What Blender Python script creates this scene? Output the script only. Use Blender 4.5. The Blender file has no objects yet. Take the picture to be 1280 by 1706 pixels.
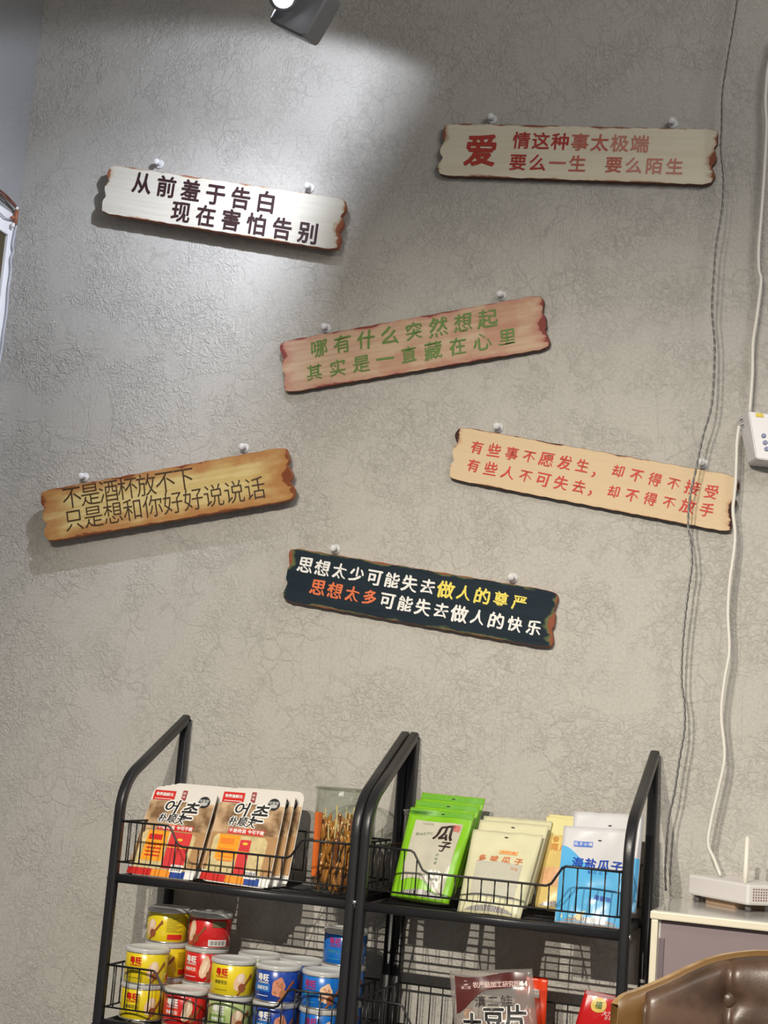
import bpy, bmesh, math, random
from mathutils import Vector, noise
from mathutils.geometry import tessellate_polygon
random.seed(7)
PI = math.pi
scn = bpy.context.scene
col = scn.collection

# ------------------------------------------------------------------ camera
W, H, FPX = 1280.0, 1706.0, 2535.2
CAM = Vector((1.2566, -2.6564, 1.1969))
CR = Vector((0.9486, 0.3065, 0.0792)).normalized()
CF = Vector((-0.3153, 0.9365, 0.1533)).normalized()
CD = CF.cross(CR).normalized()          # image "down"
CR = CD.cross(CF).normalized()
cd = bpy.data.cameras.new('camera'); cam = bpy.data.objects.new('camera', cd); col.objects.link(cam)
cd.sensor_fit = 'HORIZONTAL'; cd.sensor_width = 36; cd.lens = 36 * FPX / W; cd.clip_start = 0.05
m3 = [[CR[i], -CD[i], -CF[i]] for i in range(3)]
from mathutils import Matrix
cam.matrix_world = Matrix(((*m3[0], CAM[0]), (*m3[1], CAM[1]), (*m3[2], CAM[2]), (0, 0, 0, 1)))
scn.camera = cam
vs = scn.view_settings
scn.display_settings.display_device = 'sRGB'
vs.view_transform = 'Standard'; vs.look = 'None'; vs.gamma = 1; vs.use_curve_mapping = False
vs.exposure = 0.0

def ray(px, py):
    return CF + CR * ((px - W / 2) / FPX) + CD * ((py - H / 2) / FPX)
def at(px, py, Y):
    d = ray(px, py); return CAM + d * ((Y - CAM[1]) / d[1])
def atx(px, py, X):
    d = ray(px, py); return CAM + d * ((X - CAM[0]) / d[0])
def atz(px, py, Z):
    d = ray(px, py); return CAM + d * ((Z - CAM[2]) / d[2])

# ------------------------------------------------------------------ world and lights
wd = bpy.data.worlds.new('world'); scn.world = wd; wd.use_nodes = True
wd.node_tree.nodes['Background'].inputs[0].default_value = (0.93, 0.95, 1.0, 1)
wd.node_tree.nodes['Background'].inputs[1].default_value = 0.29

def spot(name, loc, target, power, angle, blend, color, radius=0.02):
    l = bpy.data.lights.new(name, 'SPOT'); l.energy = power; l.spot_size = math.radians(angle); l.spot_blend = blend
    l.color = color; l.shadow_soft_size = radius
    o = bpy.data.objects.new(name, l); col.objects.link(o); o.location = loc
    o.rotation_euler = (Vector(target) - Vector(loc)).to_track_quat('-Z', 'Y').to_euler()
    return o
WARM = (1.0, 0.925, 0.80)
spot('track_spot', (0.78, -3.20, 2.62), (0.84, 0, 0.67), 262, 54, 1.0, WARM, 0.012)
spot('track_spot', (0.28, -3.20, 2.62), (0.62, 0, 0.67), 228, 54, 1.0, WARM, 0.012)
LAMP = at(468, -8, -0.43)
COOL = (0.80, 0.86, 1.0)
spot('wall_spot', LAMP, (-0.28, 0, 1.66), 24, 104, 1.0, COOL, 0.012)
spot('wall_spot', LAMP, (0.015, 0, 1.855), 11.0, 146, 0.16, COOL, 0.012)
al = bpy.data.lights.new('added_wall_fill', 'AREA'); al.energy = 15; al.size = 0.8; al.shape = 'RECTANGLE'; al.size_y = 0.6; al.color = (1, 0.97, 0.93)  # added soft fill, no real fitting: lifts the wall's upper right
ao = bpy.data.objects.new('added_wall_fill', al); col.objects.link(ao); ao.location = (1.9, -1.6, 2.85)
ao.rotation_euler = (Vector((1.1, 0, 2.3)) - Vector(ao.location)).to_track_quat('-Z', 'Y').to_euler()

# ------------------------------------------------------------------ helpers
def tag(o, label=None, cat=None, group=None, kind=None):
    if label: o['label'] = label
    if cat: o['category'] = cat
    if group: o['group'] = group
    if kind: o['kind'] = kind
    return o
def thing(name, loc, label, cat, group=None):
    o = bpy.data.objects.new(name, None); o.empty_display_size = 0.05
    col.objects.link(o); o.location = loc
    return tag(o, label, cat, group)
def rootloc(p):
    while p is not None and p.parent is not None: p = p.parent
    return Vector(p.location) if p is not None else Vector((0, 0, 0))

class MB:
    def __init__(s): s.v = []; s.f = []; s.m = []; s.sm = []
    def add(s, vs_, fs, mi=0, smooth=True):
        b = len(s.v); s.v += [Vector(x) for x in vs_]
        for f in fs: s.f.append([b + i for i in f]); s.m.append(mi); s.sm.append(smooth)
        return s
    def build(s, name, mats, parent=None, world=True):
        me = bpy.data.meshes.new(name)
        off = rootloc(parent) if (parent is not None and world) else Vector((0, 0, 0))
        me.from_pydata([v - off for v in s.v], [], s.f)
        if not isinstance(mats, (list, tuple)): mats = [mats]
        for m in mats: me.materials.append(m)
        me.polygons.foreach_set('material_index', s.m); me.polygons.foreach_set('use_smooth', s.sm)
        me.update()
        o = bpy.data.objects.new(name, me); col.objects.link(o)
        if parent is not None: o.parent = parent
        return o
    # shapes ------------------------------------------------
    def box(s, lo, hi, bev=0.0, mi=0, xf=None):
        lo = Vector(lo); hi = Vector(hi); c = (lo + hi) / 2; h = (hi - lo) / 2
        b = min(bev, min(h) * 0.95)
        if b <= 0:
            vs_ = [c + Vector((x * h.x, y * h.y, z * h.z)) for x in (-1, 1) for y in (-1, 1) for z in (-1, 1)]
            fs = [(0, 1, 3, 2), (4, 6, 7, 5), (0, 4, 5, 1), (2, 3, 7, 6), (0, 2, 6, 4), (1, 5, 7, 3)]
            if xf: vs_ = [xf(v) for v in vs_]
            return s.add(vs_, fs, mi, False)
        bm = bmesh.new(); bmesh.ops.create_cube(bm, size=1)
        for v in bm.verts: v.co = Vector((v.co.x * 2 * h.x, v.co.y * 2 * h.y, v.co.z * 2 * h.z)) + c
        bmesh.ops.bevel(bm, geom=bm.edges[:], offset=b, segments=2, affect='EDGES', profile=0.5)
        bm.verts.index_update()
        vs_ = [v.co.copy() for v in bm.verts]
        if xf: vs_ = [xf(v) for v in vs_]
        s.add(vs_, [[v.index for v in f.verts] for f in bm.faces], mi, False); bm.free()
        return s
    def tube(s, pts, r, n=8, mi=0, prof=None, up=None, closed=False):
        pts = [Vector(p) for p in pts]; N = len(pts)
        rs = r if isinstance(r, (list, tuple)) else [r] * N
        ref = Vector(up) if up else None
        vs_ = []; prev = None
        for i, p in enumerate(pts):
            a = pts[i - 1] if i > 0 else (pts[-1] if closed else p); c = pts[(i + 1) % N] if (i < N - 1 or closed) else p
            d1 = (p - a).normalized() if (p - a).length > 1e-9 else None
            d2 = (c - p).normalized() if (c - p).length > 1e-9 else None
            t = ((d1 or d2) + (d2 or d1)).normalized()
            k = 1.0
            if d1 and d2: k = 1 / max(0.45, math.sqrt(max(0.0, (1 + d1.dot(d2)) / 2)))
            if ref is not None: x = ref - t * ref.dot(t)
            elif prev is None: x = t.orthogonal()
            else: x = prev - t * prev.dot(t)
            x.normalize(); prev = x; y = t.cross(x)
            ky = k if ref is not None else 1.0
            if prof: ring = [x * (q[0]) + y * (q[1] * ky) for q in prof]
            else: ring = [(x * math.cos(2 * PI * j / n) + y * math.sin(2 * PI * j / n)) * rs[i] for j in range(n)]
            vs_ += [p + q for q in ring]
        n = len(prof) if prof else n
        fs = []
        for i in range(N if closed else N - 1):
            for j in range(n):
                i2 = (i + 1) % N
                fs.append((i * n + j, i * n + (j + 1) % n, i2 * n + (j + 1) % n, i2 * n + j))
        if not closed:
            fs.append(tuple(range(n))[::-1]); fs.append(tuple((N - 1) * n + j for j in range(n)))
        return s.add(vs_, fs, mi, True)
    def lathe(s, c, prof, n=32, mi=0, axis=None, cap=True):
        c = Vector(c); vs_ = []; fs = []
        if axis is None: ex, ey, ez = Vector((1, 0, 0)), Vector((0, 1, 0)), Vector((0, 0, 1))
        else:
            ez = Vector(axis).normalized(); ex = ez.orthogonal().normalized(); ey = ez.cross(ex)
        for r, z in prof:
            for j in range(n):
                a = 2 * PI * j / n
                vs_.append(c + ex * (r * math.cos(a)) + ey * (r * math.sin(a)) + ez * z)
        for i in range(len(prof) - 1):
            for j in range(n):
                fs.append((i * n + j, i * n + (j + 1) % n, (i + 1) * n + (j + 1) % n, (i + 1) * n + j))
        if cap:
            fs.append(tuple(range(n))[::-1]); fs.append(tuple((len(prof) - 1) * n + j for j in range(n)))
        return s.add(vs_, fs, mi, True)

def smooth_path(pts, k=6):
    pts = [Vector(p) for p in pts]; out = []
    for i in range(len(pts) - 1):
        p0 = pts[max(i - 1, 0)]; p1 = pts[i]; p2 = pts[i + 1]; p3 = pts[min(i + 2, len(pts) - 1)]
        for j in range(k):
            t = j / k
            out.append(0.5 * ((2 * p1) + (p2 - p0) * t + (2 * p0 - 5 * p1 + 4 * p2 - p3) * t * t + (3 * p1 - p0 - 3 * p2 + p3) * t ** 3))
    out.append(pts[-1]); return out
def rrect(w, h, r, n=3):
    """rounded rectangle profile, centred"""
    out = []
    for cx, cy, a0 in ((w / 2 - r, h / 2 - r, 0), (-w / 2 + r, h / 2 - r, 90), (-w / 2 + r, -h / 2 + r, 180), (w / 2 - r, -h / 2 + r, 270)):
        for i in range(n + 1):
            a = math.radians(a0 + 90 * i / n); out.append((cx + r * math.cos(a), cy + r * math.sin(a)))
    return out
def copy_tree(o, parent=None):
    c = o.copy(); col.objects.link(c); c.parent = parent
    for ch in list(o.children): copy_tree(ch, c)
    return c

# ------------------------------------------------------------------ materials
MATS = {}
def mat(name, color, rough=0.5, metal=0.0, spec=0.5, coat=0.0, trans=0.0, ior=1.45, emis=None, estr=0.0, var=0.0, vscale=40, bump=0.0, bscale=200):
    if name in MATS: return MATS[name]
    m = bpy.data.materials.new(name); m.use_nodes = True; nt = m.node_tree; b = nt.nodes['Principled BSDF']
    b.inputs['Base Color'].default_value = (*color, 1); b.inputs['Roughness'].default_value = rough
    b.inputs['Metallic'].default_value = metal; b.inputs['Specular IOR Level'].default_value = spec
    b.inputs['Coat Weight'].default_value = coat; b.inputs['Coat Roughness'].default_value = 0.1
    b.inputs['Transmission Weight'].default_value = trans; b.inputs['IOR'].default_value = ior
    if emis: b.inputs['Emission Color'].default_value = (*emis, 1); b.inputs['Emission Strength'].default_value = estr
    tc = nt.nodes.new('ShaderNodeTexCoord')
    if var > 0:
        n = nt.nodes.new('ShaderNodeTexNoise'); n.inputs['Scale'].default_value = vscale; n.inputs['Detail'].default_value = 4
        nt.links.new(tc.outputs['Object'], n.inputs['Vector'])
        r = nt.nodes.new('ShaderNodeMapRange'); r.inputs['To Min'].default_value = 1 - var; r.inputs['To Max'].default_value = 1 + var
        nt.links.new(n.outputs['Fac'], r.inputs['Value'])
        x = nt.nodes.new('ShaderNodeVectorMath'); x.operation = 'SCALE'; x.inputs[0].default_value = color
        nt.links.new(r.outputs[0], x.inputs['Scale']); nt.links.new(x.outputs[0], b.inputs['Base Color'])
    if bump > 0:
        n = nt.nodes.new('ShaderNodeTexNoise'); n.inputs['Scale'].default_value = bscale; n.inputs['Detail'].default_value = 3
        nt.links.new(tc.outputs['Object'], n.inputs['Vector'])
        bp = nt.nodes.new('ShaderNodeBump'); bp.inputs['Strength'].default_value = bump; bp.inputs['Distance'].default_value = 0.002
        nt.links.new(n.outputs['Fac'], bp.inputs['Height']); nt.links.new(bp.outputs[0], b.inputs['Normal'])
    MATS[name] = m
    return m
def clear_mat(name, tint=(0.95, 0.97, 0.95), gloss=0.9, rough=0.03, haze=0.0, hazecol=(0.8, 0.8, 0.8)):
    """thin clear plastic / glass wall: see-through with fresnel reflection"""
    if name in MATS: return MATS[name]
    m = bpy.data.materials.new(name); m.use_nodes = True; nt = m.node_tree; N = nt.nodes; L = nt.links
    N.remove(N['Principled BSDF']); out = N['Material Output']
    t = N.new('ShaderNodeBsdfTransparent'); t.inputs[0].default_value = (*tint, 1)
    g = N.new('ShaderNodeBsdfGlossy'); g.inputs['Roughness'].default_value = rough
    lw = N.new('ShaderNodeLayerWeight'); lw.inputs['Blend'].default_value = 0.5
    pw = N.new('ShaderNodeMath'); pw.operation = 'POWER'; pw.inputs[1].default_value = 4.0; L.new(lw.outputs['Facing'], pw.inputs[0])
    fr = N.new('ShaderNodeMath'); fr.operation = 'MULTIPLY_ADD'; fr.inputs[1].default_value = 0.75; fr.inputs[2].default_value = 0.045; L.new(pw.outputs[0], fr.inputs[0])
    mul = N.new('ShaderNodeMath'); mul.operation = 'MULTIPLY'; mul.inputs[1].default_value = gloss; L.new(fr.outputs[0], mul.inputs[0])
    mx = N.new('ShaderNodeMixShader'); L.new(mul.outputs[0], mx.inputs[0]); L.new(t.outputs[0], mx.inputs[1]); L.new(g.outputs[0], mx.inputs[2])
    last = mx
    if haze > 0:
        d = N.new('ShaderNodeBsdfDiffuse'); d.inputs[0].default_value = (*hazecol, 1)
        m2 = N.new('ShaderNodeMixShader'); m2.inputs[0].default_value = haze
        L.new(mx.outputs[0], m2.inputs[1]); L.new(d.outputs[0], m2.inputs[2]); last = m2
    L.new(last.outputs[0], out.inputs[0]); MATS[name] = m
    return m

def wall_mat(name, base, dark, bumpk=1.0):
    m = bpy.data.materials.new(name); m.use_nodes = True; nt = m.node_tree; N = nt.nodes; L = nt.links
    b = N['Principled BSDF']; tc = N.new('ShaderNodeTexCoord'); co = tc.outputs['Object']
    def noi(sc, det=4, dist=0.0, vec=None, rough=0.55):
        n = N.new('ShaderNodeTexNoise'); n.inputs['Scale'].default_value = sc; n.inputs['Detail'].default_value = det
        n.inputs['Distortion'].default_value = dist; n.inputs['Roughness'].default_value = rough
        L.new(vec or co, n.inputs['Vector']); return n.outputs['Fac']
    def mr(x, a, b_, c=0.0, d=1.0):
        r = N.new('ShaderNodeMapRange'); r.inputs[1].default_value = a; r.inputs[2].default_value = b_; r.inputs[3].default_value = c; r.inputs[4].default_value = d
        r.interpolation_type = 'SMOOTHSTEP'; L.new(x, r.inputs[0]); return r.outputs[0]
    def op(o_, a, b_=None, clamp=False):
        q = N.new('ShaderNodeMath'); q.operation = o_; q.use_clamp = clamp
        for i, z in enumerate((a, b_)):
            if z is None: continue
            if isinstance(z, (int, float)): q.inputs[i].default_value = z
            else: L.new(z, q.inputs[i])
        return q.outputs[0]
    # distorted coordinates for veins
    nv = N.new('ShaderNodeTexNoise'); nv.inputs['Scale'].default_value = 16; nv.inputs['Detail'].default_value = 5; L.new(co, nv.inputs['Vector'])
    sc = N.new('ShaderNodeVectorMath'); sc.operation = 'SCALE'; sc.inputs['Scale'].default_value = 0.085; L.new(nv.outputs['Color'], sc.inputs[0])
    ad = N.new('ShaderNodeVectorMath'); ad.operation = 'ADD'; L.new(co, ad.inputs[0]); L.new(sc.outputs[0], ad.inputs[1])
    v = N.new('ShaderNodeTexVoronoi'); v.feature = 'DISTANCE_TO_EDGE'; v.inputs['Scale'].default_value = 26; L.new(ad.outputs[0], v.inputs['Vector'])
    v2 = N.new('ShaderNodeTexVoronoi'); v2.feature = 'DISTANCE_TO_EDGE'; v2.inputs['Scale'].default_value = 61; L.new(ad.outputs[0], v2.inputs['Vector'])
    vein = mr(v.outputs['Distance'], 0.0, 0.09, 1.0, 0.0); vein2 = mr(v2.outputs['Distance'], 0.0, 0.16, 1.0, 0.0)
    gate = mr(noi(9, 3), 0.42, 0.60); gate2 = mr(noi(5.5, 3, 1.0), 0.46, 0.60)
    veins = op('MAXIMUM', op('MULTIPLY', vein, gate), op('MULTIPLY', vein2, op('MULTIPLY', gate2, 0.75)))
    # short wrinkled ridges left by the trowel
    ridge = mr(op('ABSOLUTE', op('SUBTRACT', noi(62, 3, 0.9), 0.5)), 0.0, 0.07, 1.0, 0.0)
    ridge = op('MULTIPLY', ridge, mr(noi(7, 3, 0.6), 0.44, 0.58))
    fine = noi(320, 3); broad = noi(11, 4, 0.8)
    # long scratches
    mp = N.new('ShaderNodeMapping'); mp.inputs['Rotation'].default_value = (0, 0.5, 0); mp.inputs['Scale'].default_value = (30, 1, 3.2); L.new(co, mp.inputs[0])
    scr = mr(op('ABSOLUTE', op('SUBTRACT', noi(1.0, 2, 0.3, mp.outputs[0]), 0.5)), 0.0, 0.010, 1.0, 0.0)
    scr = op('MULTIPLY', scr, mr(noi(4.2, 2), 0.50, 0.6))
    h = op('ADD', op('MULTIPLY', ridge, 0.80), op('MULTIPLY', broad, 0.45))
    h = op('SUBTRACT', h, op('MULTIPLY', veins, 0.30)); h = op('SUBTRACT', h, op('MULTIPLY', scr, 0.40))
    h = op('ADD', h, op('MULTIPLY', fine, 0.14))
    bp = N.new('ShaderNodeBump'); bp.inputs['Strength'].default_value = 0.46 * bumpk; bp.inputs['Distance'].default_value = 0.0035
    L.new(h, bp.inputs['Height']); L.new(bp.outputs[0], b.inputs['Normal'])
    fac = op('ADD', op('MULTIPLY', veins, 0.42), op('MULTIPLY', mr(noi(190, 4), 0.35, 0.7), 0.42))
    fac = op('ADD', fac, op('MULTIPLY', mr(broad, 0.35, 0.7), 0.10), True)
    mx = N.new('ShaderNodeMix'); mx.data_type = 'RGBA'; mx.inputs['A'].default_value = (*base, 1); mx.inputs['B'].default_value = (*dark, 1)
    L.new(fac, mx.inputs['Factor']); L.new(mx.outputs['Result'], b.inputs['Base Color'])
    b.inputs['Roughness'].default_value = 0.62; b.inputs['Specular IOR Level'].default_value = 0.35
    return m

def wood_sign_mat(name, base, tint, edge, edge2, hl, hh, wear=0.5, grain=0.35, blotch=None, bamt=0.0, soft=(0.98, 1.07)):
    """worn painted board: paint in the middle, bare / burnt colour towards its own rim"""
    m = bpy.data.materials.new(name); m.use_nodes = True; nt = m.node_tree; N = nt.nodes; L = nt.links
    b = N['Principled BSDF']; tc = N.new('ShaderNodeTexCoord')
    se = N.new('ShaderNodeSeparateXYZ'); L.new(tc.outputs['Object'], se.inputs[0])
    def op(o_, a, b_=None, clamp=False):
        q = N.new('ShaderNodeMath'); q.operation = o_; q.use_clamp = clamp
        for i, z in enumerate((a, b_)):
            if z is None: continue
            if isinstance(z, (int, float)): q.inputs[i].default_value = z
            else: L.new(z, q.inputs[i])
        return q.outputs[0]
    def noi(scale, det=4, vec=None):
        n = N.new('ShaderNodeTexNoise'); n.inputs['Scale'].default_value = scale; n.inputs['Detail'].default_value = det
        L.new(vec or tc.outputs['Object'], n.inputs['Vector']); return n.outputs['Fac']
    def mr(x, a, b_, c=0.0, d=1.0):
        r = N.new('ShaderNodeMapRange'); r.inputs[1].default_value = a; r.inputs[2].default_value = b_; r.inputs[3].default_value = c; r.inputs[4].default_value = d
        r.interpolation_type = 'SMOOTHSTEP'; L.new(x, r.inputs[0]); return r.outputs[0]
    dx = op('SUBTRACT', hl, op('ABSOLUTE', se.outputs['X'])); dz = op('SUBTRACT', hh, op('ABSOLUTE', se.outputs['Z']))
    dx = op('MULTIPLY', dx, 0.40)
    d = op('MINIMUM', dx, dz)
    near = op('SUBTRACT', 1.0, op('MULTIPLY', d, 1 / (0.030 * wear + 0.004)))
    vmp = N.new('ShaderNodeMapping'); vmp.inputs['Scale'].default_value = (0.45, 1, 1); L.new(tc.outputs['Object'], vmp.inputs[0])
    n1 = noi(48, 7, vmp.outputs[0]); n2 = noi(13, 5, vmp.outputs[0])
    val = op('ADD', op('MULTIPLY', near, 0.42), op('ADD', op('MULTIPLY', n1, 0.7), op('MULTIPLY', n2, 0.6)))
    e2 = mr(val, soft[0], soft[1]); e1 = mr(op('ADD', val, op('MULTIPLY', near, 0.25)), 1.27, 1.34)
    mp = N.new('ShaderNodeMapping'); mp.inputs['Scale'].default_value = (4, 60, 60); L.new(tc.outputs['Object'], mp.inputs[0])
    gr = mr(noi(1.6, 6, mp.outputs[0]), 0.35, 0.65)
    def mix(f, a, b_):
        x = N.new('ShaderNodeMix'); x.data_type = 'RGBA'
        if isinstance(f, (int, float)): x.inputs['Factor'].default_value = f
        else: L.new(f, x.inputs['Factor'])
        for k, z in (('A', a), ('B', b_)):
            if isinstance(z, tuple): x.inputs[k].default_value = (*z, 1)
            else: L.new(z, x.inputs[k])
        return x.outputs['Result']
    c = mix(op('MULTIPLY', gr, grain), base, tint)
    if blotch: c = mix(op('MULTIPLY', mr(noi(9, 5), 0.52, 0.62), bamt), c, blotch)
    c = mix(op('MULTIPLY', e2, 0.85), c, edge2); c = mix(e1, c, edge)
    L.new(c, b.inputs['Base Color']); b.inputs['Roughness'].default_value = 0.7; b.inputs['Specular IOR Level'].default_value = 0.2
    bp = N.new('ShaderNodeBump'); bp.inputs['Strength'].default_value = 0.25; bp.inputs['Distance'].default_value = 0.001
    L.new(gr, bp.inputs['Height']); L.new(bp.outputs[0], b.inputs['Normal'])
    return m

# ------------------------------------------------------------------ lettering
GC = {}
def glyph(ch, bold=0.0):
    k = (ch, bold)
    if k in GC: return GC[k]
    cu = bpy.data.curves.new('g', 'FONT'); cu.body = ch; cu.size = 1; cu.offset = bold; cu.resolution_u = 3
    o = bpy.data.objects.new('g', cu); col.objects.link(o)
    bpy.context.view_layer.update()
    me = bpy.data.meshes.new_from_object(o.evaluated_get(bpy.context.evaluated_depsgraph_get()))
    vs_ = [(v.co.x, v.co.y) for v in me.vertices]; fs = [list(p.vertices) for p in me.polygons]
    bpy.data.objects.remove(o); bpy.data.curves.remove(cu); bpy.data.meshes.remove(me)
    GC[k] = (vs_, fs); return GC[k]
_v, _f = glyph('国')
EMX = (min(v[0] for v in _v) + max(v[0] for v in _v)) / 2; EMY = (min(v[1] for v in _v) + max(v[1] for v in _v)) / 2
EMS = 1.0 / (max(v[1] for v in _v) - min(v[1] for v in _v)) * 0.93
NIB = 8
def put_char(mb, ch, f, size, wx=1.0, bold=0.0, shear=0.0, rot=0.0, wob=0.0, seed=0, mi=0, latin=False, nib=1.0):
    """f(x,y) maps centred 2-D letter space (metres) to world; weight comes from sweeping a nib round the thin letter"""
    if ch in ' \u3000': return
    vs_, fs = glyph(ch, min(bold, 0.0) if nib >= 0.5 else -0.005)
    if not vs_: return
    cx = (min(v[0] for v in vs_) + max(v[0] for v in vs_)) / 2 if latin else EMX
    cr, sr = math.cos(rot), math.sin(rot); base = []
    for x, y in vs_:
        x = (x - cx) * EMS; y = (y - EMY) * EMS
        if wob:
            n = noise.noise_vector(Vector((x * 2.3 + seed * 7.1, y * 2.3, seed * 3.3)))
            n2 = noise.noise_vector(Vector((x * 7 + seed * 7.1, y * 7, seed * 3.3)))
            x += n.x * wob + n2.x * wob * 0.35; y += n.y * wob + n2.y * wob * 0.35
        base.append((x * wx + y * shear, y))
    k = NIB if bold > 0.004 else 1
    flip = 0; o0 = f(0, 0); nn = (f(size * .2, 0) - o0).cross(f(0, size * .2) - o0).normalized()
    if nn.y > 0.25: nn = -nn
    for q in range(k):
        a = 2 * PI * q / k; ox = oy = 0.0
        if k > 1:
            u, w = bold * math.cos(a), bold * nib * math.sin(a)      # nib: flat pen held at -40 degrees
            ox = u * 0.77 + w * 0.64; oy = -u * 0.64 + w * 0.77
        out = []
        for x, y in base:
            x += ox; y += oy
            x, y = x * cr - y * sr, x * sr + y * cr
            out.append(f(x * size, y * size) + nn * (0.00004 * q * (flip if flip else 1)))
        mb.add(out, fs, mi, False)
def text_run(mb, s, fpos, size, **kw):
    """letters of s at parameter i (0..n-1) through fpos(i) -> mapping function"""
    for i, ch in enumerate(s):
        put_char(mb, ch, fpos(i), size, seed=i + 1 + len(s), **kw)
def line_on(mb, s, S, c, size, pitch=None, ang=0.0, latin=False, **kw):
    """centred text line on a surface map S(x,y)->point"""
    pitch = pitch or size * 1.08; n = len(s); ca, sa = math.cos(ang), math.sin(ang)
    for i, ch in enumerate(s):
        ox = (i - (n - 1) / 2) * pitch
        def f(x, y, ox=ox): 
            X = ox + x; return S(c[0] + X * ca - y * sa, c[1] + X * sa + y * ca)
        put_char(mb, ch, f, size, seed=i, latin=latin, **kw)
def patch(mb, S, x0, y0, x1, y1, nx=6, ny=6, mi=0, shear=0.0):
    vs_ = []; fs = []
    for j in range(ny + 1):
        for i in range(nx + 1):
            y = y0 + (y1 - y0) * j / ny
            vs_.append(S(x0 + (x1 - x0) * i / nx + shear * (y - y0), y))
    for j in range(ny):
        for i in range(nx): a = j * (nx + 1) + i; fs.append((a, a + 1, a + nx + 2, a + nx + 1))
    mb.add(vs_, fs, mi, True)
def poly2(mb, S, pts, mi=0):
    """flat printed shape: fan from centre with 2 rings so that it follows the surface"""
    n = len(pts); cx = sum(p[0] for p in pts) / n; cy = sum(p[1] for p in pts) / n
    vs_ = [S(cx, cy)]; fs = []
    for k in (0.5, 1.0):
        for p in pts: vs_.append(S(cx + (p[0] - cx) * k, cy + (p[1] - cy) * k))
    for j in range(n):
        a, b = 1 + j, 1 + (j + 1) % n
        fs.append((0, a, b)); fs.append((a, a + n, b + n, b))
    mb.add(vs_, fs, mi, True)
def ellipse(cx, cy, rx, ry, rot=0.0, n=18, bump=None):
    out = []
    for i in range(n):
        a = 2 * PI * i / n; r = 1.0 + (bump(a) if bump else 0)
        x = rx * r * math.cos(a); y = ry * r * math.sin(a)
        out.append((cx + x * math.cos(rot) - y * math.sin(rot), cy + x * math.sin(rot) + y * math.cos(rot)))
    return out

# ------------------------------------------------------------------ shared materials
BLACK = mat('black_powder_coat', (0.018, 0.018, 0.020), 0.33, 0.0, 0.5, bump=0.08, bscale=500)
WIRE = mat('black_wire', (0.014, 0.014, 0.015), 0.35)
CHROME = mat('bright_metal', (0.75, 0.75, 0.76), 0.18, 1.0)
WHITE = mat('white_plastic', (0.80, 0.79, 0.76), 0.35, var=0.03)
WHITEP = mat('white_print', (0.86, 0.85, 0.82), 0.45)
REDP = mat('red_print', (0.60, 0.018, 0.012), 0.45)
BLACKP = mat('black_print', (0.015, 0.013, 0.013), 0.5)
ORANGEP = mat('orange_print', (0.90, 0.30, 0.02), 0.45)
BLUEP = mat('blue_print', (0.02, 0.06, 0.30), 0.45)
CLEAR = clear_mat('clear_plastic')
GLASS = clear_mat('clear_glass', (0.93, 0.95, 0.93), 1.0, 0.01)

# ------------------------------------------------------------------ the setting
WALL = wall_mat('textured_plaster', (0.50, 0.475, 0.43), (0.355, 0.335, 0.30))
mb = MB(); mb.box((-0.62, 0.0, 0), (3.2, 0.12, 3.0)); tag(mb.build('wall_back', WALL), kind='structure')
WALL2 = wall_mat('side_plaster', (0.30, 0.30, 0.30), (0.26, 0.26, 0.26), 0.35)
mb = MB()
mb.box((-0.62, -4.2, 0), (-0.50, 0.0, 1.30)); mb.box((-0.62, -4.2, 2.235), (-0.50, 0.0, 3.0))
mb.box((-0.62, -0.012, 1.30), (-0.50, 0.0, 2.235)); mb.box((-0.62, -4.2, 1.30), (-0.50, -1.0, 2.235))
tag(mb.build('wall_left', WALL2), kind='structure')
mb = MB(); mb.box((-0.62, -4.2, -0.1), (3.2, 0.12, 0.0)); tag(mb.build('floor', mat('grey_floor', (0.30, 0.28, 0.26), 0.5, var=0.2, vscale=6)), kind='structure')
mb = MB(); mb.box((-0.62, -4.2, 3.0), (3.2, 0.12, 3.1)); tag(mb.build('ceiling', mat('ceiling_paint', (0.55, 0.54, 0.52), 0.8)), kind='structure')
# window on the left wall
wr = bpy.data.objects.new('window_1', None); col.objects.link(wr); wr.location = (-0.55, -0.5, 1.30); tag(wr, kind='structure')
FR = mat('window_white', (0.82, 0.82, 0.84), 0.4)
mb = MB(); mb.box((-0.60, -0.036, 1.30), (-0.494, -0.012, 2.235), 0.002); mb.box((-0.60, -1.0, 1.30), (-0.494, -0.96, 2.235), 0.002)
mb.box((-0.60, -0.96, 2.185), (-0.494, -0.036, 2.235), 0.002); mb.box((-0.60, -0.96, 1.30), (-0.494, -0.036, 1.35), 0.002)
mb.build('window_frame', FR, wr)
mb = MB(); mb.box((-0.506, -0.96, 1.35), (-0.501, -0.036, 2.185)); mb.build('window_pane', mat('dim_pane', (0.085, 0.07, 0.04), 0.7, spec=0.1), wr)

# cables by the window
BROWN = mat('brown_sleeve', (0.16, 0.06, 0.04), 0.5)
w = thing('cable', atx(28, 345, -0.488), 'brown and white cable running over the window top into the corner', 'cable')
mb = MB()
mb.tube(smooth_path([atx(x, y, -0.488) for x, y in ((-14, 308), (0, 317), (12, 327), (22, 338), (28, 345))]), 0.0022)
mb.tube(smooth_path([atx(x, y, -0.488) for x, y in ((-14, 312), (0, 322), (12, 332), (22, 341), (28, 347))]), 0.0022)
mb.build('sleeve', BROWN, w)
mb = MB(); mb.tube(smooth_path([atx(x, y, -0.489) for x, y in ((-14, 346), (0, 355), (9, 363), (20, 366))]), 0.0015)
mb.tube(smooth_path([atx(x, y, -0.489) for x, y in ((28, 346), (27.5, 372), (25, 386), (21, 408), (22, 420), (18, 432), (18, 452), (14, 480), (12, 510), (9, 535), (5, 560), (3, 580), (-4, 620))]), 0.0026)
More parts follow.
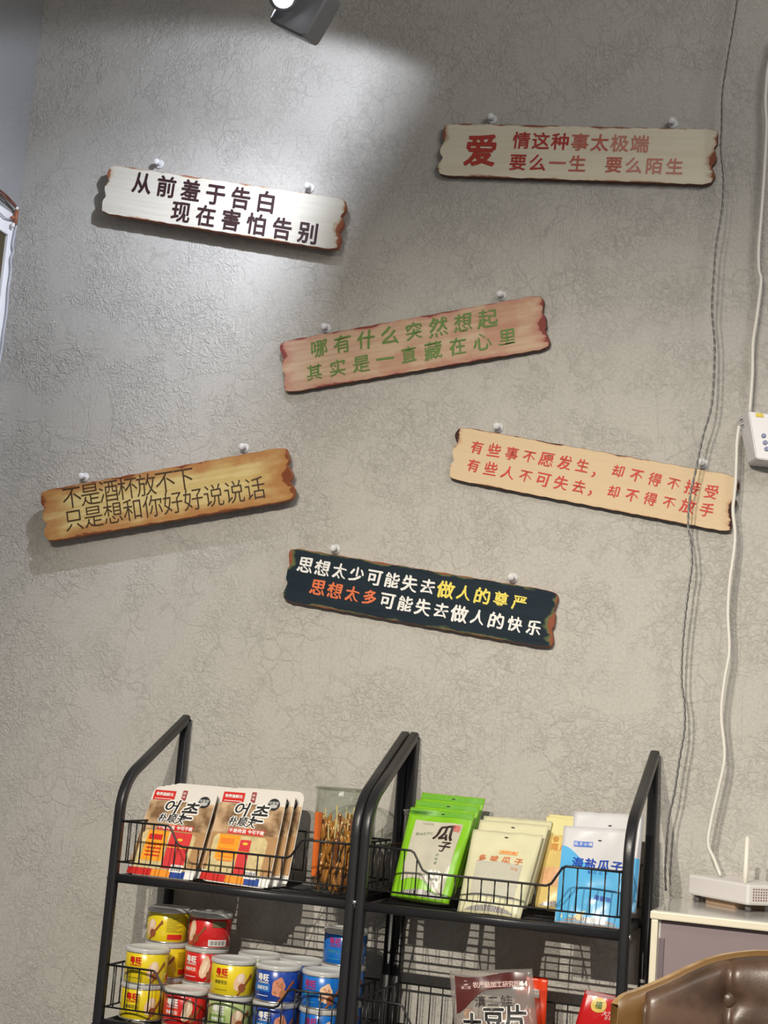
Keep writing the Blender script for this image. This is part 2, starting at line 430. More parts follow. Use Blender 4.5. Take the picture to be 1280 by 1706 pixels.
mb.build('cord', mat('grey_cord', (0.42, 0.42, 0.46), 0.5), w)
w = thing('cable_joiner', atx(25, 366, -0.486), 'small brown cable joiner with white ends in the wall corner', 'connector')
mb = MB(); mb.tube([atx(28, 350, -0.486), atx(25, 374, -0.486)], 0.0045); mb.tube([atx(19, 363, -0.486), atx(28, 362, -0.486)], 0.0035); mb.build('body', mat('copper_brown', (0.32, 0.11, 0.06), 0.45), w)
mb = MB(); mb.tube([atx(28.5, 345, -0.486), atx(28, 350, -0.486)], 0.0035); mb.build('end_cap', WHITE, w); mb = MB(); mb.tube([atx(22, 372, -0.486), atx(21, 379, -0.486)], 0.004); mb.build('end_cap', WHITE, w)

# track lamp at the top edge
lt = thing('track_spotlight', at(500, -60, -0.42), 'grey track spotlight with glowing lens at the top of the wall', 'lamp')
GREY = mat('lamp_grey', (0.20, 0.20, 0.21), 0.45)
A, B_, C_, D_ = at(447, 35, -0.44), at(508, 65, -0.44), at(552, -12, -0.44), at(491, -42, -0.44)
mb = MB()
back = Vector((0.0, 0.055, 0.012))
q = [A, B_, C_, D_]
ctr = sum(q, Vector()) / 4
def rq(k):
    out = []
    for i in range(4):
        p = q[i]; a = q[i - 1]; b = q[(i + 1) % 4]
        for t in (0.16, 0.05): out.append(p + (a - p) * t + (ctr - p) * 0.02 * (1 if t < .1 else 0))
        for t in (0.05, 0.16): out.append(p + (b - p) * t + (ctr - p) * 0.02 * (1 if t < .1 else 0))
    return [ctr + (p - ctr) * k for p in out]
rings = [[p - back * 0.06 for p in rq(0.90)], rq(1.0), [p + back for p in rq(1.0)], [p + back * 1.06 for p in rq(0.9)]]
n_ = len(rings[0]); vv = [p for r in rings for p in r]; ff = []
for i in range(3):
    for j in range(n_): ff.append((i * n_ + j, i * n_ + (j + 1) % n_, (i + 1) * n_ + (j + 1) % n_, (i + 1) * n_ + j))
ff.append(tuple(range(n_))[::-1]); ff.append(tuple(3 * n_ + j for j in range(n_)))
mb.add(vv, ff, 0, False); mb.build('housing', GREY, lt)
mb = MB(); ax = (Vector((0.55, -1.0, -0.9))).normalized()
lc = at(472, -5, -0.475); mb.lathe(lc, [(0.020, -0.010), (0.024, -0.008), (0.024, 0.000), (0.019, 0.001)], 24, axis=ax); mb.build('bezel', GREY, lt)
mb = MB(); mb.lathe(lc, [(0.018, 0.0012), (0.015, 0.004), (0.008, 0.006), (0.001, 0.0065)], 24, axis=ax)
mb.build('lens', mat('lit_lens', (1, 1, 1), 0.3, emis=(0.93, 0.94, 1.0), estr=9.0), lt)
mb = MB(); mb.tube([ctr + back * 0.5 + Vector((0.02, 0, 0.03)), Vector((ctr.x + 0.03, ctr.y + 0.03, 2.96))], 0.010); mb.build('stem', GREY, lt)
mb = MB(); mb.box((-0.3, ctr.y + 0.012, 2.965), (1.6, ctr.y + 0.048, 3.0), 0.002); mb.build('track', GREY, lt)

# ------------------------------------------------------------------ wooden signs
SY = -0.030          # front face of the boards
SB = -0.018          # back face
HOOK = clear_mat('frosted_peg', (0.92, 0.92, 0.92), 1.0, 0.12, 0.62, (0.95, 0.95, 0.95))
def end_wave(t, seed):
    """scalloped sawn end: offset outwards (m) for t in 0..1 bottom to top"""
    w_ = abs(math.sin(PI * (t * 3.0 + 0.0)))
    return 0.0078 * (w_ ** 0.6) - 0.0048 + 0.0011 * math.sin(t * 23 + seed * 2)
def make_sign(name, quad, m, edge_m, lines, label, hooks, hook_labels, seed, SY=-0.014, SB=-0.004):
    TL, TR, BR, BL = [at(*p, SY) for p in quad]
    c = (TL + TR + BR + BL) / 4
    ux = ((TR + BR) - (TL + BL)) / 2; L_ = ux.length; uz = ((TL + TR) - (BL + BR)) / 2
    ang = math.atan2(ux.z, ux.x); ex = Vector((math.cos(ang), 0, math.sin(ang))); ez = Vector((-math.sin(ang), 0, math.cos(ang)))
    Hh = uz.dot(ez); sk = uz.dot(ex) / Hh
    root = thing(name, (c.x, SB, c.z), label, 'sign', 'weathered slogan boards on the wall'); root.rotation_euler = (0, -ang, 0)
    hl, hh = L_ / 2, Hh / 2
    out = []
    nt_ = 46
    for i in range(nt_): # top left -> right
        x = -hl + 0.008 + (L_ - 0.016) * i / (nt_ - 1); z = hh + 0.0006 * math.sin(i * 1.7 + seed) - (0.0022 if i in (0, nt_ - 1) else 0)
        out.append((x + sk * z, z))
    ne = 26
    for i in range(1, ne): t = 1 - i / ne; z = -hh + Hh * t; out.append((hl + end_wave(t, seed) - 0.002 + sk * z, z))
    for i in range(nt_):
        x = hl - 0.008 - (L_ - 0.016) * i / (nt_ - 1); z = -hh + 0.0006 * math.sin(i * 2.1 + seed) + (0.0022 if i in (0, nt_ - 1) else 0)
        out.append((x + sk * z, z))
    for i in range(1, ne): t = i / ne; z = -hh + Hh * t; out.append((-hl - end_wave(t, seed + 3) + 0.002 + sk * z, z))
    n = len(out); th = SB - SY
    front = [Vector((x * 0.9975, -th, z * 0.985)) for x, z in out]; mid = [Vector((x, -th + 0.0015, z)) for x, z in out]; bk = [Vector((x, 0, z)) for x, z in out]
    tri = tessellate_polygon([[Vector((p[0], p[1], 0)) for p in out]])
    mb = MB(); mb.add(front, [list(t) for t in tri], 0, False)
    mb.add(front + mid + bk, [(i, (i + 1) % n, n + (i + 1) % n, n + i) for i in range(n)] + [(n + i, n + (i + 1) % n, 2 * n + (i + 1) % n, 2 * n + i) for i in range(n)], 1, False)
    mb.add(bk, [list(t)[::-1] for t in tri], 1, False)
    bm = bmesh.new()
    o = mb.build('board', [m, edge_m], root, world=False)
    bm.from_mesh(o.data); bmesh.ops.remove_doubles(bm, verts=bm.verts, dist=1e-6); bmesh.ops.recalc_face_normals(bm, faces=bm.faces); bm.to_mesh(o.data); bm.free()
    for s, p0, p1, spx, mt, kw in lines:
        a = at(*p0, SY); b = at(*p1, SY)
        size = spx * (b - a).length / max(1e-6, math.hypot(p1[0] - p0[0], p1[1] - p0[1])) if len(s) > 1 else spx * 0.00112
        def loc(P): d = P - c; return Vector((d.dot(ex), 0, d.dot(ez)))
        la, lb = loc(a), loc(b); la_ = math.atan2(lb.z - la.z, lb.x - la.x) if len(s) > 1 else 0.0
        mt_ = mt if isinstance(mt, list) else [(len(s), mt)]
        k0 = 0
        for cnt, mm in mt_:
            mbt = MB()
            for i in range(k0, k0 + cnt):
                if i >= len(s): break
                t = i / (len(s) - 1) if len(s) > 1 else 0; P = la.lerp(lb, t)
                rr = random.Random(i * 13 + seed)
                jit = kw.get('jit', 0.0)
                def f(x, y, P=P, la_=la_):
                    return Vector((P.x + x * math.cos(la_) - y * math.sin(la_), -th - 0.0005, P.z + x * math.sin(la_) + y * math.cos(la_)))
                fade = kw.get('size2')
                sz = size * (1 + (rr.random() - 0.5) * jit * 2)
                put_char(mbt, s[i], f, sz, wx=kw.get('wx', 1), bold=kw.get('bold', 0), shear=kw.get('shear', 0) + sk, rot=kw.get('rot', 0) + (rr.random() - 0.5) * jit * 0.5, wob=kw.get('wob', 0), seed=i + seed * 11, nib=kw.get('nib', 1.0))
            if mbt.v: mbt.build('lettering', mm, root, world=False)
            k0 += cnt
    for (hx, hy), hlabel in zip(hooks, hook_labels):
        P = at(hx, hy, -0.010)
        k = thing('wall_hook', (P.x, 0, P.z), hlabel, 'hook', 'clear round pegs holding the boards')
        mb = MB()
        mb.lathe((P.x, -0.0, P.z), [(0.0095, 0.0), (0.0095, 0.002), (0.0085, 0.003)], 20, axis=(0, -1, 0))
        mb.build('disc', HOOK, k)
        mb = MB(); mb.lathe((P.x, -0.003, P.z), [(0.0045, 0.0), (0.0035, 0.004), (0.0035, 0.010), (0.0060, 0.012), (0.0066, 0.014), (0.005, 0.0165), (0.001, 0.0172)], 16, axis=(0, -1, 0)); mb.build('knob', HOOK, k)
    return root
K = lambda n, c: mat(n, c, 0.55)
BR_ = dict(wob=0.06, shear=0.12, jit=0.10, bold=0.030, nib=0.10)        # brush handwriting
edge_dark = mat('board_edge_dark', (0.10, 0.04, 0.025), 0.6, var=0.3); edge_red = mat('board_edge_red', (0.30, 0.09, 0.04), 0.6, var=0.3)
m1 = wood_sign_mat('board_cream_white', (0.64, 0.60, 0.51), (0.55, 0.50, 0.41), (0.30, 0.10, 0.05), (0.50, 0.40, 0.26), 0.267, 0.052, 0.42, 0.35)
make_sign('wooden_sign', ((183, 274), (576.6, 331), (564, 418), (167, 354)), m1, edge_red, [
    ('从前羞于告白', (237, 305.7), (443.6, 337.5), 32, K('ink_dark_brown', (0.035, 0.012, 0.014)), dict(bold=0.026, shear=-0.03, wob=0.012)),
    ('现在害怕告别', (301.7, 353.5), (513.7, 388.8), 32, K('ink_dark_brown', (0.035, 0.012, 0.014)), dict(bold=0.026, shear=-0.03, wob=0.012))],
    'cream white weathered board with thick dark brown lettering tilting down to the right',
    [(263, 271), (514, 311)], ['clear peg at the upper left of the cream board with dark brown lettering', 'clear peg at the right of the cream board with dark brown lettering'], 1, -0.030, -0.019)
m2 = wood_sign_mat('board_pale_cream', (0.74, 0.67, 0.52), (0.64, 0.55, 0.40), (0.26, 0.09, 0.05), (0.52, 0.36, 0.24), 0.259, 0.052, 0.36, 0.4)
rd = K('ink_red', (0.42, 0.045, 0.03)); rdf = K('ink_red_faded', (0.50, 0.13, 0.09)); rdp = K('ink_red_pale', (0.55, 0.22, 0.16))
fz = dict(bold=0.020, wob=0.012)
make_sign('wooden_sign', ((740, 204), (1198, 216), (1188, 307.5), (729, 293.5)), m2, edge_dark, [
    ('爱', (801.6, 251.7), (802.6, 251.7), 56, rd, dict(bold=0.032, wx=0.98, wob=0.02)),
    ('情这种事太极端', (869.4, 234.6), (1066.6, 240.2), 29, [(3, rd), (2, rdf), (2, rdp)], fz),
    ('要么一生', (863.4, 270.8), (962.4, 273.4), 28, [(2, rd), (2, rdf)], fz),
    ('要么陌生', (1022.9, 275), (1124.4, 278), 28, [(1, rdf), (3, rdp)], fz)],
    'nearly level pale cream board with large red character and red lettering',
    [(818.5, 196), (1120, 203)], ['clear peg at the left of the top right red-lettered board', 'clear peg at the right of the top right red-lettered board'], 2)
m3_ = wood_sign_mat('board_pink_wood', (0.60, 0.44, 0.30), (0.52, 0.32, 0.22), (0.24, 0.06, 0.05), (0.47, 0.21, 0.16), 0.258, 0.052, 0.7, 0.9, (0.42, 0.13, 0.09), 0.35, (0.86, 1.12))
gn = K('ink_green', (0.12, 0.22, 0.04))
make_sign('wooden_sign', ((464, 568), (905, 491.5), (914.6, 579), (477, 656.7)), m3_, edge_dark, [
    ('哪有什么突然想起', (531.8, 580), (813, 531), 31, gn, BR_),
    ('其实是一直藏在心里', (524, 620.4), (845.5, 562), 29, gn, BR_)],
    'pinkish wood-grain board with green brush lettering rising to the right',
    [(541.5, 545), (834, 491)], ['clear peg at the left of the pink board with green lettering', 'clear peg at the right of the pink board with green lettering'], 3)
m4 = wood_sign_mat('board_tan', (0.68, 0.52, 0.33), (0.64, 0.47, 0.29), (0.05, 0.02, 0.015), (0.60, 0.36, 0.22), 0.258, 0.050, 0.30, 0.25)
rb = K('ink_bright_red', (0.55, 0.025, 0.012))
make_sign('wooden_sign', ((762, 710), (1233, 793), (1217.7, 888.5), (747, 797)), m4, edge_dark, [
    ('有些事不愿发生', (795.3, 745.9), (971, 776.5), 22, rb, BR_), ('，', (998, 785), (999, 785), 24, rb, BR_), ('却不得不接受', (1030.5, 785.5), (1185.5, 820), 22, rb, BR_),
    ('有些人不可失去', (789.3, 776), (965, 811), 22, rb, BR_), ('，', (992, 816), (993, 816), 24, rb, BR_), ('却不得不放手', (1023, 819.5), (1177.8, 850), 22, rb, BR_)],
    'tan board with small bright red lettering and burnt rim behind the hanging wires',
    [(828.5, 711), (1170, 771)], ['clear peg at the left of the tan board with red lettering', 'clear peg at the right of the tan board beside the grey wire'], 4)
m5 = wood_sign_mat('board_golden', (0.62, 0.49, 0.22), (0.52, 0.36, 0.12), (0.20, 0.055, 0.02), (0.38, 0.15, 0.045), 0.265, 0.0525, 1.0, 0.7, soft=(0.62, 1.05))
bk = K('ink_umber', (0.055, 0.028, 0.012))
make_sign('wooden_sign', ((66, 818), (477.6, 743.6), (491, 832), (77, 903)), m5, mat('board_edge_orange', (0.34, 0.11, 0.04), 0.6, var=0.3), [
    ('不是酒杯放不下', (120, 828.8), (307, 798), 36, bk, dict(wx=0.92, bold=-0.004)),
    ('只是想和你好好说说话', (123.6, 866.5), (425.3, 814.4), 36, bk, dict(wx=0.92, bold=-0.004))],
    'golden brown board with thin dark lettering rising to the right at the left',
    [(137.5, 794), (405, 745)], ['clear peg at the left of the golden brown board', 'clear peg at the right of the golden brown board'], 5, -0.030, -0.019)
m6 = wood_sign_mat('board_dark_navy', (0.010, 0.019, 0.029), (0.016, 0.028, 0.040), (0.26, 0.08, 0.04), (0.13, 0.16, 0.06), 0.259, 0.0505, 0.42, 0.5)
wt = K('ink_white', (0.82, 0.80, 0.76)); yl = K('ink_yellow', (0.80, 0.66, 0.10)); og = K('ink_orange', (0.72, 0.16, 0.05))
BR6 = dict(wob=0.06, shear=0.12, jit=0.10, bold=0.044, nib=0.22)
make_sign('wooden_sign', ((483, 911.5), (930, 986), (919, 1080.7), (471.5, 1001)), m6, edge_red, [
    ('思想太少可能失去做人的尊严', (509, 942), (865.8, 1004.5), 25, [(8, wt), (5, yl)], BR6),
    ('思想太多可能失去做人的快乐', (529.7, 979.4), (889.5, 1046.2), 25, [(4, og), (9, wt)], BR6)],
    'dark navy board with white, yellow and orange lettering above the racks',
    [(557, 914), (853, 962)], ['clear peg at the left of the dark navy board', 'clear peg at the right of the dark navy board'], 6)

# ------------------------------------------------------------------ wires and plug
def px_path(pts, Y): return smooth_path([at(x, y, Y if not callable(Y) else Y(y)) for x, y in pts], 5)
wp = [(1236, -60), (1229, 0), (1221, 52), (1209, 122), (1204, 160), (1203, 211), (1201.5, 249), (1206, 300), (1203, 352), (1194, 408), (1190, 460), (1187, 516), (1191, 572),
      (1189, 643), (1184, 685), (1171.5, 727), (1160, 782), (1150, 829), (1147, 873), (1151.6, 904), (1153.4, 939), (1148, 978.6), (1141.5, 1031), (1137, 1084), (1136, 1137),
      (1140.7, 1172), (1140.7, 1216), (1132.8, 1264), (1124, 1321.5), (1115, 1361), (1110.8, 1409), (1108.6, 1453), (1110, 1487)]
pth = px_path(wp, -0.050)
root = thing('hanging_wire', pth[-1], 'thin twisted grey wire hanging from the ceiling across the tan board', 'wire')
# resample evenly and twist
def resample(p, step):
    out = [p[0]]; acc = 0.0
    for a, b in zip(p[:-1], p[1:]):
        L_ = (b - a).length; d = step - acc
        while d <= L_:
            out.append(a.lerp(b, d / L_)); d += step
        acc = L_ - (d - step)
    return out
rp = resample(pth, 0.0035)
for ph in (0, PI):
    mb = MB(); pts = [p + Vector((math.cos(i * 0.7 + ph), math.sin(i * 0.7 + ph), 0)) * 0.0010 for i, p in enumerate(rp)]
    mb.tube(pts, 0.00135, 5); mb.build('strand', mat('grey_wire', (0.20, 0.195, 0.185), 0.3, 0.5), root)
WC = mat('white_cable', (0.74, 0.71, 0.64), 0.4)
mb = MB(); p = px_path([(1292, 60), (1280, 110), (1276, 150), (1275, 174), (1277, 211), (1273.5, 281.6), (1268.7, 352), (1264, 413), (1264.5, 450), (1268, 469), (1260.8, 530), (1254.7, 572), (1253.7, 624), (1249, 688)], -0.022)
mb.tube(p, 0.0032, 8); o = mb.build('power_cable', WC); tag(o, 'white cable coming down the right edge into the top of the plug adapter', 'cable')
mb = MB(); p = px_path([(1231.5, 709.6), (1228, 735), (1227, 766.6), (1226, 798), (1224, 822), (1221.6, 851), (1225, 899.5), (1216, 970), (1213, 1022.6), (1215.4, 1084), (1207.5, 1132.5), (1201.8, 1189.6),
    (1207.5, 1260), (1196.5, 1317), (1185.5, 1365.5), (1180, 1405), (1190, 1431), (1201, 1459)], lambda y: -0.036 if y < 900 else -0.036 - (y - 900) / 560 * 0.012)
mb.tube(p, 0.0030, 8); o = mb.build('network_cable', WC); tag(o, 'white cable hanging from the plug adapter down to the router', 'cable')
# plug adapter: tapered box
pa = thing('plug_adapter', at(1262, 730, 0), 'white plug-in adapter with yellow sticker at the right edge', 'adapter')
fr_ = [at(1247.5, 685, -0.052), at(1320, 695, -0.052), at(1334, 775, -0.052), at(1260.7, 763.5, -0.052)]
bk_ = [at(1229.6, 694, -0.022), at(1322, 705, -0.010), at(1338, 782, -0.010), at(1247, 772, -0.022)]
bk2 = [Vector((p.x, -0.0005, p.z)) for p in bk_]
mb = MB(); vs8 = fr_ + bk_ + bk2
mb.add(vs8, [(0, 1, 2, 3)] + [(i, 4 + i, 4 + (i + 1) % 4, (i + 1) % 4) for i in range(4)] + [(4 + i, 8 + i, 8 + (i + 1) % 4, 4 + (i + 1) % 4) for i in range(4)] + [(11, 10, 9, 8)], 0, False)
o = mb.build('case', mat('adapter_white', (0.70, 0.68, 0.70), 0.4), pa)
bm = bmesh.new(); bm.from_mesh(o.data); bmesh.ops.recalc_face_normals(bm, faces=bm.faces); bmesh.ops.bevel(bm, geom=bm.edges[:], offset=0.0015, segments=2, affect='EDGES'); bm.to_mesh(o.data); bm.free()
def quad_on(pts, Y, mname, nm, par):
    mb = MB(); vs_ = [at(x, y, Y) for x, y in pts]; mb.add(vs_ + [v + Vector((0, 0.0008, 0)) for v in vs_], [(0, 1, 2, 3), (7, 6, 5, 4)] + [(i, 4 + i, 4 + (i + 1) % 4, (i + 1) % 4) for i in range(4)], 0, False)
    return mb.build(nm, mname, par)
quad_on([(1259, 688), (1272, 689), (1273, 695), (1260, 694)], -0.0532, mat('yellow_sticker', (0.68, 0.55, 0.03), 0.5), 'sticker', pa)
for (bx, by) in ((1273, 726), (1275.5, 737.5), (1278, 748)):
    mb = MB(); c0 = at(bx, by, -0.052); mb.lathe(c0, [(0.0042, 0), (0.0042, 0.001), (0.003, 0.0014)], 14, axis=(0, -1, 0)); mb.build('indicator', mat('grey_blue_button', (0.24, 0.26, 0.42), 0.5), pa)
for (bx, by) in ((1235.5, 699), (1237, 708.5)):
    mb = MB(); a_ = at(bx - 2, by + 1.5, -0.034); b2 = at(bx + 2, by - 1, -0.042); mb.tube([a_, b2], 0.0009, 5); mb.build('vent_slot', BLACKP, pa)

# ------------------------------------------------------------------ racks
FYF = -0.2533; PW = 0.0165
TIERS = [0.950, 0.710, 0.470, 0.230]
def make_rack(x0, x1, label):
    r = thing('snack_rack', ((x0 + x1) / 2, -0.13, 0), label, 'rack', 'black metal display racks')
    prof = rrect(PW, PW, 0.0045, 3)
    for xs in (x0 + PW / 2, x1 - PW / 2):
        yf = FYF + PW / 2; yr = -0.025 + PW / 2
        # front leg with the sloping arm: one bent tube
        pts = [(xs, yf, 0.0), (xs, yf, 0.5), (xs, yf, 1.052)]
        p0 = Vector((xs, yf, 1.052)); p1 = Vector((xs, yf, 1.098)); p2 = Vector((xs, yf + 0.040, 1.124))
        for i in range(1, 9):
            t = i / 8; pts.append(tuple((1 - t) ** 2 * p0 + 2 * t * (1 - t) * p1 + t * t * p2))
        pts.append((xs, yr - 0.004, 1.224))
        pts[-1] = (xs, yr + 0.002, 1.2235)
        mb = MB(); mb.tube(pts, 0, prof=prof, up=(1, 0, 0)); mb.build('leg', BLACK, r)
        mb = MB(); mb.tube([(xs, yr, 0.0), (xs, yr, 1.2225)], 0, prof=prof, up=(1, 0, 0)); mb.build('leg', BLACK, r)
    xa, xb = x0 + PW, x1 - PW
    for ti, z in enumerate(TIERS):
        mb = MB()
        bp = rrect(0.0150, 0.012, 0.004, 2)     # (up, depth)
        zc = z - 0.0075
        mb.tube([(xa - 0.001, FYF + 0.008, zc), (xb + 0.001, FYF + 0.008, zc)], 0, prof=bp, up=(0, 0, 1))
        mb.tube([(xa - 0.001, -0.018, zc), (xb + 0.001, -0.018, zc)], 0, prof=bp, up=(0, 0, 1))
        for xx in (xa + 0.004, xb - 0.004):
            mb.tube([(xx, FYF + 0.01, zc), (xx, -0.02, zc)], 0, prof=rrect(0.014, 0.007, 0.003, 2), up=(0, 0, 1))
        mb.build('shelf_frame', BLACK, r)
        for xx, sx in ((x0, -1), (x1, 1)):
            if ti < 2:
                pass
        if ti > 1: continue
        zl, zh, zd = z + 0.0201, z + 0.0885, z + 0.056
        # mesh floor
        mb = MB(); y = FYF + 0.028
        while y < -0.03:
            mb.tube([(xa + 0.004, y, z - 0.004), (xb - 0.004, y, z - 0.004)], 0.0013, 5); y += 0.0225
        nd = 5
        for k in range(nd):
            xx = xa + 0.03 + (xb - xa - 0.06) * k / (nd - 1)
            mb.tube([(xx, FYF + 0.012, z - 0.0065), (xx, -0.022, z - 0.0065)], 0.0014, 5)
        mb.build('mesh_floor', WIRE, r)
        # front fence with dipped top
        yf = FYF + 0.006
        d0, d1 = xa + 0.086, xb - 0.080
        if x0 > 0.3: d0, d1 = xa + 0.070, xb - 0.088
        top = [(xa, zh), (d0, zh), (d0 + 0.006, zh - 0.003), (d0 + 0.022, zd + 0.004), (d0 + 0.030, zd), (d1 - 0.030, zd), (d1 - 0.022, zd + 0.004), (d1 - 0.006, zh - 0.003), (d1, zh), (xb, zh)]
        def ztop(x):
            for (a, za), (b, zb) in zip(top[:-1], top[1:]):
                if a <= x <= b: return za + (zb - za) * (x - a) / max(1e-9, b - a)
            return zh
        mb = MB(); mb.tube([(x, yf, zz) for x, zz in top], 0.0020, 6); mb.tube([(xa, yf, zl), (xb, yf, zl)], 0.0016, 6)
        x = xa + 0.016
        while x < xb - 0.004:
            mb.tube([(x, yf + 0.002, zl - 0.001), (x, yf + 0.002, ztop(x) - 0.001)], 0.0013, 5); x += 0.0218
        mb.build('front_basket_rail', WIRE, r)
        for xx in (xa + 0.003, xb - 0.003):
            mb = MB(); mb.tube([(xx, yf, zh), (xx, -0.028, zh)], 0.0019, 6); mb.tube([(xx, yf, zl), (xx, -0.028, zl)], 0.0015, 6)
            y = yf + 0.02
            while y < -0.03: mb.tube([(xx, y, zl), (xx, y, zh)], 0.0013, 5); y += 0.030
            mb.build('side_basket_rail', WIRE, r)
        mb = MB(); mb.tube([(xa, -0.028, zh), (xb, -0.028, zh)], 0.0019, 6); mb.tube([(xa, -0.028, zl), (xb, -0.028, zl)], 0.0015, 6)
        x = xa + 0.016
        while x < xb: mb.tube([(x, -0.028, zl), (x, -0.028, zh)], 0.0013, 5); x += 0.0218
        mb.build('rear_basket_rail', WIRE, r)
        for xx, dx in ((x1, 1), (x0, -1)):
            if (dx == 1 and x1 < 0.6) : continue
            mb = MB(); c0 = Vector((xx + dx * -0.0005, FYF + 0.006, z - 0.008)); mb.lathe(c0, [(0.0045, 0), (0.0045, 0.001), (0.003, 0.0024), (0.0008, 0.003)], 14, axis=(dx, 0, 0)); mb.build('bolt', CHROME, r)
    return r
make_rack(0.0, 0.450, 'black metal snack rack holding cans and a jar, left of the pair')
make_rack(0.4507, 0.8965, 'black metal snack rack holding seed pouches, right of the pair')
# coupling bolt between the two racks, seen on the joint
mb = MB(); c0 = Vector((0.4504, FYF, 0.948)); mb.lathe(c0, [(0.0040, 0), (0.0042, 0.0008), (0.003, 0.0022), (0.0008, 0.003)], 14, axis=(0, -1, 0))
o = mb.build('joining_bolt', CHROME); tag(o, 'small bright bolt between the two middle rack posts', 'bolt')

# ------------------------------------------------------------------ flexible pouch / pack surfaces
def sm(a, b, t):
    t = max(0.0, min(1.0, (t - a) / (b - a))); return t * t * (3 - 2 * t)
class Pouch:
    """quad in space (bl,br,tl,tr) with a filled belly; local (x,y): metres from bottom centre"""
    def __init__(s, bl, br, tl, tr, thick, belly=0.28, seal=0.16, wr=0.0, seed=0, foot=0.7):
        s.c = (bl, br, tl, tr); s.T = thick; s.belly = belly; s.seal = seal; s.wr = wr; s.seed = seed; s.foot = foot
        s.w = ((br - bl).length + (tr - tl).length) / 2; s.h = ((tl - bl).length + (tr - br).length) / 2
        s.n = ((br - bl).normalized()).cross((tl - bl).normalized()).normalized()
        if s.n.y > 0: s.n = -s.n
    def base(s, u, v):
        bl, br, tl, tr = s.c; return bl.lerp(br, u).lerp(tl.lerp(tr, u), v)
    def th(s, u, v):
        e = (1 - abs(2 * u - 1) ** 3.0)
        f = (s.foot + (1 - s.foot) * sm(0, s.belly, v)) * (1 - sm(s.belly + 0.15, 1 - s.seal, v))
        w = noise.noise(Vector((u * 5 + s.seed, v * 6, s.seed))) * s.wr * (0.4 + e)
        return s.T * e * f + 0.0012, w
    def P(s, u, v, side=1, off=0.0):
        t, w = s.th(u, v); return s.base(u, v) + s.n * (side * t + w + side * off)
    def S(s, x, y): return s.P(x / s.w + 0.5, y / s.h, 1, 0.0007)
    def mesh(s, name, m, parent, nu=16, nv=22):
        mb = MB(); vs_ = []; fs = []
        for side in (1, -1):
            for j in range(nv + 1):
                for i in range(nu + 1): vs_.append(s.P(i / nu, j / nv, side))
        K_ = (nu + 1) * (nv + 1)
        for j in range(nv):
            for i in range(nu):
                a = j * (nu + 1) + i; fs.append((a, a + 1, a + nu + 2, a + nu + 1)); fs.append((K_ + a, K_ + a + nu + 1, K_ + a + nu + 2, K_ + a + 1))
        for i in range(nu):
            fs.append((i, K_ + i, K_ + i + 1, i + 1)); a = nv * (nu + 1) + i; fs.append((a, a + 1, K_ + a + 1, K_ + a))
        for j in range(nv):
            a = j * (nu + 1); fs.append((a, a + nu + 1, K_ + a + nu + 1, K_ + a)); a += nu; fs.append((a, K_ + a, K_ + a + nu + 1, a + nu + 1))
        mb.add(vs_, fs, 0, True); return mb.build(name, m, parent)
    def shift(s, d, dz=0.0):
        d = Vector(d); q = [c + d for c in s.c]; return Pouch(*q, s.T, s.belly, s.seal, s.wr, s.seed + 1.3, s.foot)
def base_of(p): return (p.c[0] + p.c[1]) / 2

# ---- rigid fish-cake packs with rounded corners
CARD = mat('pack_card', (0.74, 0.70, 0.64), 0.35, coat=0.3)
def fish_mat():
    m = bpy.data.materials.new('fish_pack_print'); m.use_nodes = True; nt = m.node_tree; N = nt.nodes; L = nt.links; b = N['Principled BSDF']
    tc = N.new('ShaderNodeTexCoord'); n = N.new('ShaderNodeTexNoise'); n.inputs['Scale'].default_value = 34; n.inputs['Detail'].default_value = 4
    L.new(tc.outputs['Object'], n.inputs['Vector']); r = N.new('ShaderNodeValToRGB'); L.new(n.outputs['Fac'], r.inputs[0])
    e = r.color_ramp.elements; e[0].position = 0.38; e[0].color = (0.20, 0.11, 0.05, 1); e[1].position = 0.62; e[1].color = (0.62, 0.42, 0.24, 1)
    L.new(r.outputs[0], b.inputs['Base Color']); b.inputs['Roughness'].default_value = 0.35; return m
FISHP = fish_mat()
KRAFT = mat('pack_tan', (0.44, 0.25, 0.11), 0.35, var=0.2, vscale=60)
CAKE = mat('fish_cake_filling', (0.62, 0.50, 0.25), 0.4, var=0.4, vscale=90, bump=0.6, bscale=120)
CREAMP = mat('pack_cream', (0.74, 0.66, 0.54), 0.4, var=0.06, vscale=50)
SACHO = mat('orange_sachet', (0.88, 0.36, 0.03), 0.3, var=0.18, vscale=80); SACHR = mat('red_sachet', (0.66, 0.05, 0.05), 0.3, var=0.18, vscale=80); SACHY = mat('yellow_print', (0.85, 0.55, 0.05), 0.4)
TRAY = clear_mat('clear_tray', (0.86, 0.84, 0.80), 1.6, 0.06, 0.08, (0.9, 0.88, 0.85))
